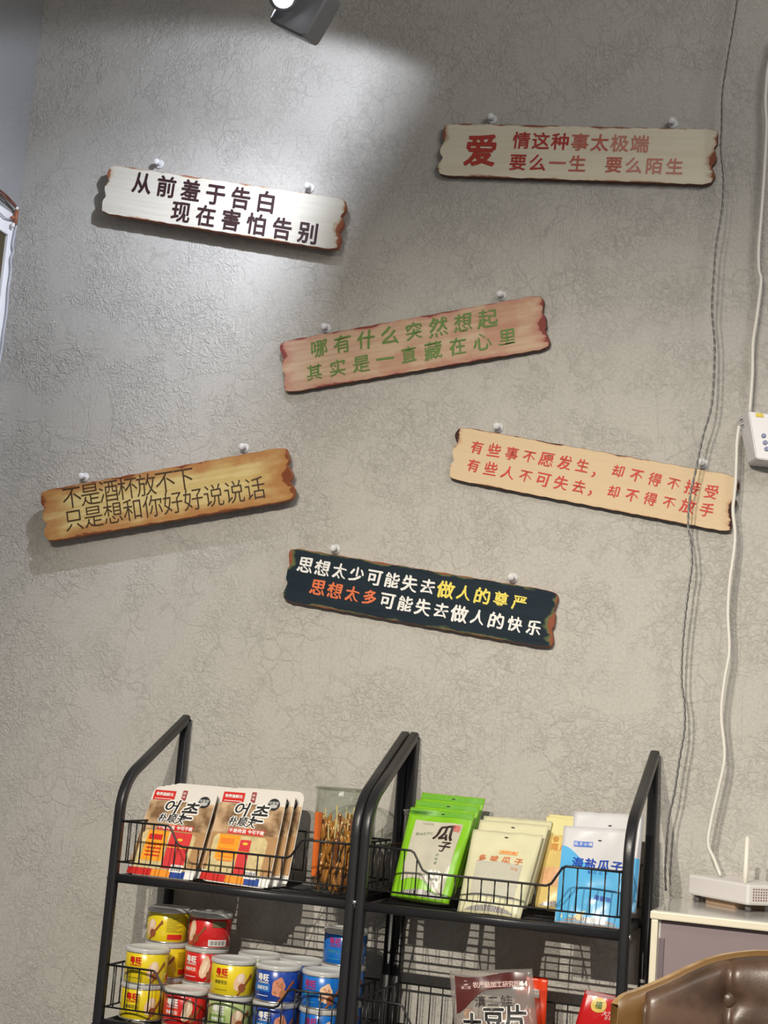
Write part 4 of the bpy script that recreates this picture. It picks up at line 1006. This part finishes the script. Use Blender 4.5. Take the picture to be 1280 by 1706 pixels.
def pale_pouch(p, label, front=True):
    root = thing('seed_pouch', base_of(p), label, 'snack pouch', 'pale yellow melon seed pouches')
    p.mesh('film', PALE, root); w, h = p.w, p.h
    hang_hole(p, root, h * 0.93)
    if front:
        def S1(x, y): return p.P(x / w + 0.5, y / h, 1, 0.0008)
        def S2(x, y): return p.P(x / w + 0.5, y / h, 1, 0.0013)
        mb = MB(); patch(mb, S1, -w * 0.34, h * 0.17, w * 0.34, h * 0.60, 12, 12); mb.build('window', PALEW, root)
        mb = MB(); line_on(mb, '多味瓜子', S2, (0.0, h * 0.635), 0.0135, 0.0200, -0.02, bold=0.022, wob=0.03); mb.build('title', REDF, root)
        mb = MB(); patch(mb, S1, -w * 0.05, h * 0.715, w * 0.22, h * 0.765, 6, 1); mb.build('brand_plate', mat('plate_orange', (0.80, 0.42, 0.16), 0.5), root)
        mb = MB(); line_on(mb, '瓜子小铺', S2, (w * 0.085, h * 0.74), 0.0048, 0.0056); mb.build('lettering', REDF, root)
        mb = MB(); line_on(mb, '好吃', S2, (w * 0.24, h * 0.53), 0.006, 0.0066, -0.2); mb.build('lettering', REDF, root)
        gusset(p, root, hh=0.011)
    return root
pp = Pouch(*pq(((762, 1519), (867, 1532), (789, 1382), (905, 1392)), -0.200, -0.115), 0.012, 0.25, 0.12, 0.002, 3.0)
pale_pouch(pp, 'front pale yellow seed pouch with red lettering in the middle of the shelf')
pale_pouch(pp.shift((0.004, 0.026, 0.016)), 'second pale yellow seed pouch showing above the front one', False)
pale_pouch(pp.shift((0.004, 0.052, 0.022)), 'rear pale yellow seed pouch with crinkled glossy top edge', False)
YEL = mat('yellow_film', (0.72, 0.55, 0.20), 0.3, coat=0.3, var=0.2, vscale=40)
def yellow_pouch(p, label, front=True):
    root = thing('seed_pouch', base_of(p), label, 'snack pouch', 'yellow seed pouches between the pale and blue ones')
    p.mesh('film', YEL, root); w, h = p.w, p.h
    mb = MB(); patch(mb, p.S, -w * 0.49, h * 0.80, w * 0.49, h * 0.995, 8, 3); mb.build('pale_top', mat('pale_top_film', (0.72, 0.66, 0.32), 0.35), root)
    if front:
        def S2(x, y): return p.P(x / w + 0.5, y / h, 1, 0.0013)
        mb = MB(); line_on(mb, '南瓜', S2, (-w * 0.18, h * 0.66), 0.014, 0.016, bold=0.01); line_on(mb, '香', S2, (-w * 0.26, h * 0.75), 0.011); mb.build('title', mat('amber_ink', (0.66, 0.27, 0.05), 0.5), root)
        mb = MB(); patch(mb, p.S, -w * 0.40, h * 0.22, w * 0.10, h * 0.42, 8, 4); mb.build('picture', mat('soft_orange_print', (0.72, 0.42, 0.22), 0.4, var=0.4, vscale=90), root)
        gusset(p, root, hh=0.010)
    return root
yp = Pouch(*pq(((887, 1511), (985, 1524), (911, 1361), (1002, 1370)), -0.120, -0.050), 0.011, 0.25, 0.12, 0.002, 6.0)
yellow_pouch(yp, 'yellow seed pouch half hidden between the pale yellow and blue pouches')
yellow_pouch(yp.shift((0.0, 0.020, 0.004)), 'rear yellow seed pouch showing only its top edge', False)
BLU = mat('sky_blue_film', (0.11, 0.45, 0.78), 0.28, coat=0.4, var=0.12, vscale=30)
WHF = mat('pouch_white', (0.66, 0.65, 0.66), 0.3, coat=0.4, var=0.08, vscale=25)
BINK = mat('royal_blue_ink', (0.01, 0.06, 0.42), 0.5)
def blue_pouch(p, label, front=True):
    root = thing('seed_pouch', base_of(p), label, 'snack pouch', 'blue and white sea salt seed pouches')
    p.mesh('film', WHF, root); w, h = p.w, p.h
    hang_hole(p, root, h * 0.865, 0.004)
    NU, NV = 16, 18; vs_ = []; fs = []
    def S1(x, y): return p.P(x / w + 0.5, y / h, 1, 0.0008)
    def S2(x, y): return p.P(x / w + 0.5, y / h, 1, 0.0013)
    for j in range(NV + 1):
        for i in range(NU + 1):
            t = i / NU; x = -w * 0.495 + w * 0.99 * t; yt = h * (0.79 - 0.25 * sm(0.0, 0.55, t)); y = 0.001 + (yt - 0.001) * j / NV; vs_.append(S1(x, y))
    for j in range(NV):
        for i in range(NU): a = j * (NU + 1) + i; fs.append((a, a + 1, a + NU + 2, a + NU + 1))
    mb = MB(); mb.add(vs_, fs); mb.build('blue_field', BLU, root)
    if front:
        mb = MB(); line_on(mb, '海盐瓜子', S2, (w * 0.035, h * 0.60), 0.0185, 0.0212, -0.02, bold=0.028, wob=0.015); mb.build('title', BINK, root)
        mb = MB(); patch(mb, S1, -w * 0.33, h * 0.785, -w * 0.06, h * 0.845, 6, 1); mb.build('brand_plate', mat('plate_blue', (0.10, 0.20, 0.62), 0.4), root)
        mb = MB(); line_on(mb, '瓜子小铺', S2, (-w * 0.195, h * 0.815), 0.0062, 0.0078, bold=0.02); mb.build('lettering', WHITEP, root)
        mb = MB(); line_on(mb, '每日瓜子', S2, (w * 0.06, h * 0.505), 0.0062, 0.0090, -0.02); line_on(mb, '海盐味', S2, (w * 0.16, h * 0.25), 0.0085, 0.0092, -0.05, bold=0.03); mb.build('lettering', BINK, root)
        mb = MB(); poly2(mb, S1, [(-w * 0.49, 0.002), (-w * 0.14, 0.002), (-w * 0.06, h * 0.12), (-w * 0.49, h * 0.10)]); mb.build('pale_corner', mat('pale_corner', (0.74, 0.64, 0.36), 0.4), root)
        gusset(p, root, hh=0.008)
    return root
bp_ = Pouch(*pq(((924, 1536), (1043, 1550), (940, 1376), (1057, 1383)), -0.190, -0.125), 0.013, 0.25, 0.14, 0.002, 9.0)
blue_pouch(bp_, 'front blue and white sea salt seed pouch at the right end of the shelf')
blue_pouch(bp_.shift((0.010, 0.030, 0.024)), 'rear blue and white seed pouch with its white top above the front one', False)

# ---- lower right shelf: brown potato crisps bag, orange and red bags
MAR = mat('maroon_film', (0.10, 0.022, 0.020), 0.28, coat=0.4, var=0.15, vscale=30)
BAGC = clear_mat('bag_film', (0.80, 0.76, 0.73), 1.5, 0.12, 0.20, (0.75, 0.70, 0.66))
cq = pq(((765, 1800), (905, 1815), (749, 1618), (887, 1614)), -0.195, -0.160)
root = thing('snack_bag', Vector(((cq[0].x + cq[1].x) / 2, -0.195, 0.712)), 'clear snack bag with maroon header and brush lettering on the lower right shelf', 'snack bag')
cp = Pouch(*cq, 0.022, 0.35, 0.10, 0.003, 12.0, 0.5)
cp.mesh('film', BAGC, root); w, h = cp.w, cp.h
def S1(x, y): return cp.P(x / w + 0.5, y / h, 1, 0.0008)
def S2(x, y): return cp.P(x / w + 0.5, y / h, 1, 0.0014)
mb = MB(); vs_ = []; fs = []; NU, NV = 16, 8
for j in range(NV + 1):
    for i in range(NU + 1):
        t = i / NU; yb = h * (0.60 + 0.20 * sm(0, 0.45, t) + 0.05 * t); yt = h * (0.955 - 0.02 * math.sin(t * 6)); vs_.append(S1(-w * 0.44 + w * 0.86 * t, yb + (yt - yb) * j / NV))
for j in range(NV):
    for i in range(NU): a = j * (NU + 1) + i; fs.append((a, a + 1, a + NU + 2, a + NU + 1))
mb.add(vs_, fs); mb.build('header', MAR, root)
mb = MB(); line_on(mb, '农产品加工研究所', S2, (w * 0.06, h * 0.868), 0.0095, 0.0098, 0.02, bold=0.03); line_on(mb, '滇二娃', S2, (-w * 0.31, h * 0.842), 0.0050, 0.0056, bold=0.02)
poly2(mb, S1, ellipse(-w * 0.31, h * 0.885, 0.0058, 0.0040)); patch(mb, S1, -w * 0.335, h * 0.86, -w * 0.285, h * 0.885, 2, 1); patch(mb, S1, -w * 0.215, h * 0.85, -w * 0.210, h * 0.895, 1, 1); mb.build('header_print', mat('pink_white_print', (0.70, 0.48, 0.45), 0.5), root)
mb = MB(); patch(mb, S1, w * 0.335, h * 0.85, w * 0.425, h * 0.90, 3, 1); mb.build('white_plate', WHITEP, root)
for bold, mm, o_ in ((0.075, WHITEP, 0.0008), (0.03, BLACKP, 0.0018)):
    mb = MB(); SS = lambda x, y, o_=o_: cp.P(x / w + 0.5, y / h, 1, o_)
    put_char(mb, '土', lambda x, y: SS(-w * 0.24 + x, h * 0.50 + y), 0.036, bold=bold, wob=0.03, seed=1); put_char(mb, '豆', lambda x, y: SS(w * 0.02 + x, h * 0.555 + y), 0.036, bold=bold, wob=0.03, seed=2); put_char(mb, '片', lambda x, y: SS(w * 0.28 + x, h * 0.575 + y), 0.036, bold=bold, wob=0.03, seed=3)
    mb.build('title', mm, root)
mb = MB(); line_on(mb, '滇二娃', S2, (w * 0.02, h * 0.715), 0.018, 0.0215, 0.03, bold=0.015, wob=0.03); mb.build('brand_lettering', mat('black_brush', (0.04, 0.03, 0.03), 0.5), root)
rn = random.Random(5); mb = MB()
for k in range(70):
    u = rn.uniform(0.15, 0.85); v = rn.uniform(0.08, 0.60); c0 = cp.base(u, v) + cp.n * rn.uniform(-0.010, 0.010); s = rn.uniform(0.010, 0.016)
    a1 = Vector((rn.uniform(-1, 1), rn.uniform(-1, 1), rn.uniform(-1, 1))).normalized(); mb.lathe(c0, [(s * 0.1, 0.0015), (s * 0.6, 0.0012), (s, 0.003), (s, 0.0042), (s * 0.6, 0.0024), (s * 0.1, 0.0027)], 10, axis=a1)
o = mb.build('potato_crisps', mat('crisps', (0.66, 0.36, 0.14), 0.4, coat=0.5, var=0.4, vscale=90), root); o['kind'] = 'stuff'

def small_bag(quad, Yb, Yt, z, colm, label, prints, name='snack_bag', seed=1.0, T=0.014):
    q_ = pq(quad, Yb, Yt); p = Pouch(*q_, T, 0.3, 0.12, 0.003, seed)
    root = thing(name, base_of(p), label, 'snack bag'); p.mesh('film', colm, root); prints(p, root); return root
REDB = mat('red_film', (0.55, 0.012, 0.015), 0.28, coat=0.4, var=0.15, vscale=30); ORB = mat('orange_red_film', (0.85, 0.06, 0.012), 0.3, coat=0.3)
def pr_or(p, root):
    mb = MB(); patch(mb, p.S, 0.0, p.h * 0.80, p.w * 0.26, p.h * 0.88, 3, 2); mb.build('white_plate', WHITEP, root)
small_bag(((848, 1800), (905, 1806), (862, 1622), (913, 1630)), -0.100, -0.085, 0, ORB, 'orange red snack bag peeking out behind the maroon-headed bag', pr_or, seed=2.0)
def pr_red(p, root):
    w, h = p.w, p.h
    S1 = lambda x, y: p.P(x / w + 0.5, y / h, 1, 0.0008); S2 = lambda x, y: p.P(x / w + 0.5, y / h, 1, 0.0013)
    mb = MB(); patch(mb, S1, -w * 0.48, h * 0.955, w * 0.49, h * 0.995, 6, 1); mb.build('dark_seal', mat('dark_red_seal', (0.20, 0.01, 0.02), 0.4), root)
    mb = MB(); poly2(mb, S1, ellipse(-w * 0.24, h * 0.86, 0.0135, 0.0120)); poly2(mb, S1, ellipse(w * 0.02, h * 0.42, 0.030, 0.028)); mb.build('roundel', mat('gold_print', (0.72, 0.52, 0.12), 0.4, var=0.25, vscale=90), root)
    mb = MB(); line_on(mb, '福', S2, (-w * 0.24, h * 0.86), 0.012, bold=0.02); mb.build('lettering', mat('dark_green_ink', (0.05, 0.14, 0.03), 0.5), root)
    mb = MB(); line_on(mb, '大刀小辣片', S2, (w * 0.03, h * 0.775), 0.0085, 0.0088, -0.03, bold=0.03); line_on(mb, '香辣味零食', S2, (w * 0.04, h * 0.72), 0.0060, 0.0072, -0.03); mb.build('lettering', mat('pink_print', (0.80, 0.50, 0.48), 0.5), root)
small_bag(((932, 1800), (1068, 1812), (976, 1649), (1082, 1672)), -0.180, -0.130, 0, REDB, 'bright red snack bag with gold roundel on the lower right shelf', pr_red, seed=4.0, T=0.018)

# ------------------------------------------------------------------ white cabinet with mauve door, router
cb = thing('cabinet', (1.20, -0.14, 0), 'low white-framed cabinet with a mauve front beside the racks', 'cabinet')
CX0, CX1, CYF, CZ = 0.935, 1.55, -0.277, 0.990
WG = mat('cabinet_white', (0.74, 0.72, 0.66), 0.3, coat=0.2, var=0.04)
mb = MB(); mb.box((CX0, CYF, 0.0), (CX0 + 0.012, -0.004, CZ - 0.008), 0.003); mb.box((CX1 - 0.012, CYF, 0), (CX1, -0.004, CZ - 0.008), 0.003); mb.box((CX0, -0.014, 0), (CX1, -0.004, CZ - 0.01), 0.002); mb.box((CX0, CYF + 0.01, 0.0), (CX1, -0.006, 0.06), 0.002)
mb.build('body', WG, cb)
mb = MB(); mb.box((CX0 - 0.004, CYF - 0.006, CZ - 0.012), (CX1 + 0.004, -0.002, CZ), 0.004); mb.build('top_panel', mat('cabinet_top_gloss', (0.56, 0.54, 0.50), 0.16, coat=0.5), cb)
mb = MB(); mb.box((CX0 - 0.004, CYF - 0.010, CZ - 0.013), (CX1 + 0.004, CYF - 0.004, CZ - 0.001), 0.002); mb.box((CX0 - 0.002, CYF - 0.008, 0.0), (CX0 + 0.0085, CYF - 0.001, CZ - 0.013), 0.002); mb.build('edge_trim', mat('cream_trim', (0.80, 0.74, 0.58), 0.35, var=0.05), cb)
mb = MB(); mb.box((CX0 + 0.0095, CYF + 0.002, 0.06), (CX1 - 0.012, CYF + 0.012, CZ - 0.0145), 0.001); mb.build('door', mat('mauve_panel', (0.27, 0.215, 0.225), 0.38, var=0.04), cb)
mb = MB(); mb.box((CX0 + 0.0095, CYF - 0.001, 0.06), (CX0 + 0.018, CYF + 0.002, CZ - 0.040), 0.0006); mb.build('door_gasket', mat('dark_mauve', (0.17, 0.135, 0.145), 0.45), cb)

# router, turned so that one corner points to the front
rc = at(1246, 1503, -0.150); rl = at(1146, 1479, -0.045)
zb = 1.0008
rt = thing('router', (rc.x, rc.y, CZ), 'white wireless router with one antenna on top of the cabinet', 'router')
dl = Vector((rl.x - rc.x, rl.y - rc.y, 0)); LL = dl.length; dl.normalize(); dr = Vector((-dl.y, dl.x, 0)) * -1
if dr.x < 0: dr = -dr
zt0 = at(1250, 1474, -0.150).z
def rbox(a0, a1, b0, b1, z0, z1): return lambda v: Vector((rc.x, rc.y, 0)) + dl * v.x + dr * v.y + Vector((0, 0, v.z))
xf = rbox(0, 0, 0, 0, 0, 0)
mb = MB(); mb.box((0, 0, zb), (LL, 0.105, zt0), 0.0035, xf=xf); mb.build('case', mat('router_white', (0.74, 0.71, 0.70), 0.4), rt)
mb = MB(); 
for i in range(16):
    for j in range(5):
        mb.box((-0.0006, 0.010 + 0.0052 * i, zb + 0.007 + 0.0042 * j), (0.0006, 0.0125 + 0.0052 * i, zb + 0.0092 + 0.0042 * j), 0, xf=xf)
mb.build('vent_grille', mat('vent_brown', (0.26, 0.15, 0.12), 0.6), rt)
for a, b in ((0.012, 0.012), (LL - 0.012, 0.012), (0.012, 0.09), (LL - 0.012, 0.09)):
    pz = xf(Vector((a, b, 0))); mb = MB(); mb.lathe((pz.x, pz.y, CZ), [(0.005, 0), (0.005, 0.0105)], 12); mb.build('foot', mat('rubber_grey', (0.12, 0.11, 0.11), 0.7), rt)
an0 = at(1242, 1466, -0.11); an1 = at(1245.5, 1396, -0.11)
mb = MB(); mb.tube([Vector((an0.x, -0.11, zt0 - 0.004)), an0.lerp(an1, 0.25), an1], [0.0046, 0.0040, 0.0034], 12); mb.lathe(an1, [(0.0034, 0), (0.0026, 0.0016), (0.0005, 0.0022)], 12); mb.build('antenna', mat('antenna_white', (0.82, 0.78, 0.68), 0.4), rt)
cardm = mat('brown_card', (0.40, 0.27, 0.18), 0.7, var=0.2)
mb = MB(); a_ = atz(1176, 1489, 1.0); mb.box((LL * 0.30, 0.012, CZ), (LL * 0.78, 0.075, CZ + 0.0098), 0.0008, xf=xf); o = mb.build('card_packet', cardm); tag(o, 'flat brown card packet lying under the router', 'packet')

# ------------------------------------------------------------------ leather chair
ch = thing('armchair', (1.16, -0.62, 0), 'bentwood chair with buttoned brown leather back at the lower right', 'chair')
PLY = None
def ply_mat():
    m = bpy.data.materials.new('bent_plywood'); m.use_nodes = True; nt = m.node_tree; N = nt.nodes; L = nt.links; b = N['Principled BSDF']
    tc = N.new('ShaderNodeTexCoord'); mp = N.new('ShaderNodeMapping'); mp.inputs['Scale'].default_value = (6, 20, 90); L.new(tc.outputs['Object'], mp.inputs[0])
    n = N.new('ShaderNodeTexNoise'); n.inputs['Scale'].default_value = 1.4; n.inputs['Detail'].default_value = 6; L.new(mp.outputs[0], n.inputs['Vector'])
    r = N.new('ShaderNodeValToRGB'); L.new(n.outputs['Fac'], r.inputs[0]); e = r.color_ramp.elements
    e[0].position = 0.3; e[0].color = (0.36, 0.20, 0.07, 1); e[1].position = 0.7; e[1].color = (0.58, 0.38, 0.17, 1)
    L.new(r.outputs[0], b.inputs['Base Color']); b.inputs['Roughness'].default_value = 0.35; b.inputs['Coat Weight'].default_value = 0.3; return m
def leather_mat():
    m = bpy.data.materials.new('brown_leather'); m.use_nodes = True; nt = m.node_tree; N = nt.nodes; L = nt.links; b = N['Principled BSDF']
    tc = N.new('ShaderNodeTexCoord'); n = N.new('ShaderNodeTexNoise'); n.inputs['Scale'].default_value = 22; n.inputs['Detail'].default_value = 7; L.new(tc.outputs['Object'], n.inputs['Vector'])
    r = N.new('ShaderNodeValToRGB'); L.new(n.outputs['Fac'], r.inputs[0]); e = r.color_ramp.elements
    e[0].position = 0.36; e[0].color = (0.060, 0.034, 0.021, 1); e[1].position = 0.66; e[1].color = (0.140, 0.082, 0.052, 1)
    L.new(r.outputs[0], b.inputs['Base Color']); b.inputs['Roughness'].default_value = 0.36; b.inputs['Coat Weight'].default_value = 0.10; b.inputs['Coat Roughness'].default_value = 0.25
    n2 = N.new('ShaderNodeTexNoise'); n2.inputs['Scale'].default_value = 260; L.new(tc.outputs['Object'], n2.inputs['Vector']); bp = N.new('ShaderNodeBump'); bp.inputs['Strength'].default_value = 0.15; bp.inputs['Distance'].default_value = 0.001
    L.new(n2.outputs['Fac'], bp.inputs['Height']); L.new(bp.outputs[0], b.inputs['Normal']); return m
PLY = ply_mat(); LEA = leather_mat()
# top outline (from the photograph's left half), mirrored about the chair's middle
tp = [(1030, 1690, -.600), (1030, 1674, -.600), (1034, 1664, -.598), (1044, 1656.5, -.594), (1060, 1651, -.588), (1080, 1643.5, -.580), (1110, 1631, -.566), (1140, 1616.5, -.552), (1170, 1602.5, -.540), (1200, 1592.5, -.530), (1230, 1587, -.522), (1260, 1584, -.517), (1290, 1584.5, -.515)]
half = [at(x, y, Y) for x, y, Y in tp]
XC = half[-1].x + 0.004
plan = [(p.x, p.y, p.z) for p in half]
plan_full = plan + [(2 * XC - x, y, z) for x, y, z in plan[::-1]]
ZB = 0.62
def strip(pts_top, off0, off1, zbot, name, m, par, nz=10):
    """curved shell from the top outline down; off = outward offset along the plan normal"""
    n = len(pts_top); mb = MB(); rings = []
    for k in range(nz + 1):
        row0 = []; row1 = []
        for i, (x, y, z) in enumerate(pts_top):
            a = pts_top[max(i - 1, 0)]; b = pts_top[min(i + 1, n - 1)]
            t = Vector((b[0] - a[0], b[1] - a[1], 0)); t = t.normalized() if t.length > 1e-6 else Vector((0, 1, 0))
            nn = Vector((t.y, -t.x, 0))
            if nn.y > 0: nn = -nn            # towards the sitter (camera side)
            zz = z + (zbot - z) * k / nz
            row0.append(Vector((x, y, zz)) + nn * off0); row1.append(Vector((x, y, zz)) + nn * off1)
        rings.append((row0, row1))
    vs_ = [p for r in rings for p in r[0]] + [p for r in rings for p in r[1]]; K_ = n * (nz + 1); fs = []
    for k in range(nz):
        for i in range(n - 1): a = k * n + i; fs.append((a, a + 1, a + n + 1, a + n)); fs.append((K_ + a, K_ + a + n, K_ + a + n + 1, K_ + a + 1))
    for i in range(n - 1): fs.append((i, K_ + i, K_ + i + 1, i + 1)); a = nz * n + i; fs.append((a, a + 1, K_ + a + 1, K_ + a))
    for k in range(nz): a = k * n; fs.append((a, a + n, K_ + a + n, K_ + a)); a += n - 1; fs.append((a, K_ + a, K_ + a + n, a + n))
    mb.add(vs_, fs, 0, True); o = mb.build(name, m, par)
    bm = bmesh.new(); bm.from_mesh(o.data); bmesh.ops.recalc_face_normals(bm, faces=bm.faces); bm.to_mesh(o.data); bm.free()
    return o
# a smoother top line
pf = smooth_path([Vector(p) for p in plan_full], 3); pf = [tuple(p) for p in pf]
sh = strip(pf, -0.012, 0.0, ZB, 'backrest_shell', PLY, ch)
sh.data.materials.append(mat('ply_inner_face', (0.17, 0.088, 0.024), 0.4, coat=0.2, var=0.25, vscale=30))
for p_ in sh.data.polygons:
    p_.use_smooth = abs(p_.normal.z) < 0.3
    if p_.normal.y < -0.2 and abs(p_.normal.z) < 0.3: p_.material_index = 1
# leather pad
NU, NV = 72, 36
xl = at(1074, 1668, -0.60).x; xr = 2 * XC - xl
def topz(x):
    for (a, ya, za), (b, yb, zb_) in zip(pf[:-1], pf[1:]):
        if a <= x <= b and b > a: t = (x - a) / (b - a); return za + (zb_ - za) * t, ya + (yb - ya) * t
    return pf[-1][2], pf[-1][1]
bt = at(1210, 1672, -0.575); bxs = [bt.x, 2 * XC - bt.x]; bzs = [bt.z, bt.z - 0.13]
def pad_pt(u, v, extra=0.0):
    x = xl + (xr - xl) * u; zt_, yy = topz(x); zt_ -= 0.0065; zb_ = ZB + 0.02
    z = zb_ + (zt_ - zb_) * v
    e = (1 - abs(2 * u - 1) ** 9) * (1 - max(0.0, v) ** 14) * (1 - (1 - v) ** 10)
    d = 0.010 + 0.026 * max(0.0, e) ** 0.5
    for bx_ in bxs:
        d -= 0.010 * math.exp(-((x - bx_) / 0.0055) ** 2) * (0.4 + 0.6 * sm(0, 0.03, abs(z - bzs[0])))* (1 - 0.3 * v)
        for bz_ in bzs: d -= 0.012 * math.exp(-(((x - bx_) ** 2 + (z - bz_) ** 2) / 0.016 ** 2))
    for bz_ in bzs: d -= 0.003 * math.exp(-((z - bz_) / 0.010) ** 2) * sm(bxs[0] - 0.01, bxs[0], x) * (1 - sm(bxs[1], bxs[1] + 0.01, x))
    return Vector((x, yy - d - extra, z))
mb = MB(); vs_ = [pad_pt(i / NU, j / NV) for j in range(NV + 1) for i in range(NU + 1)]
bkv = []
for j in range(NV + 1):
    for i in range(NU + 1):
        p = vs_[j * (NU + 1) + i]; bkv.append(Vector((p.x, topz(p.x)[1] - 0.0012, p.z)))
fs = []; K_ = len(vs_)
for j in range(NV):
    for i in range(NU): a = j * (NU + 1) + i; fs.append((a, a + 1, a + NU + 2, a + NU + 1)); fs.append((K_ + a, K_ + a + NU + 1, K_ + a + NU + 2, K_ + a + 1))
for i in range(NU): fs.append((i, K_ + i, K_ + i + 1, i + 1)); a = NV * (NU + 1) + i; fs.append((a, a + 1, K_ + a + 1, K_ + a))
for j in range(NV): a = j * (NU + 1); fs.append((a, a + NU + 1, K_ + a + NU + 1, K_ + a)); a += NU; fs.append((a, K_ + a, K_ + a + NU + 1, a + NU + 1))
mb.add(vs_ + bkv, fs); mb.build('leather_pad', LEA, ch)
for bx_ in bxs:
    for bz_ in bzs:
        zt_, yy = topz(bx_); mb = MB(); mb.lathe((bx_, yy - 0.0155, bz_), [(0.011, 0.0), (0.0115, 0.003), (0.010, 0.006), (0.006, 0.0085), (0.001, 0.0092)], 20, axis=(0, -1, 0)); mb.build('button', LEA, ch)
# piping along the pad's left and right rim
for u in (0.0, 1.0):
    mb = MB(); mb.tube([pad_pt(u, j / 20) + Vector((0.001 if u == 0 else -0.001, -0.004, 0)) for j in range(20)], 0.0035, 8); mb.build('piping', LEA, ch)
# seat, arms and legs (below the frame)
mb = MB(); mb.box((xl, -0.98, 0.44), (xr, -0.60, 0.54), 0.03); mb.build('seat_cushion', LEA, ch)
mb = MB(); mb.box((xl - 0.015, -0.99, 0.415), (xr + 0.015, -0.53, 0.438), 0.006); mb.box((XC - 0.05, -0.545, 0.42), (XC + 0.05, -0.525, 0.70), 0.004); mb.build('seat_shell', PLY, ch)
for sx in (-1, 1):
    for sy in (-0.94, -0.60):
        mb = MB(); mb.tube([(XC + sx * 0.17, sy, 0.42), (XC + sx * 0.20, sy + (0.03 if sy > -0.8 else -0.02), 0.0)], [0.016, 0.010], 10); mb.build('leg', PLY, ch)
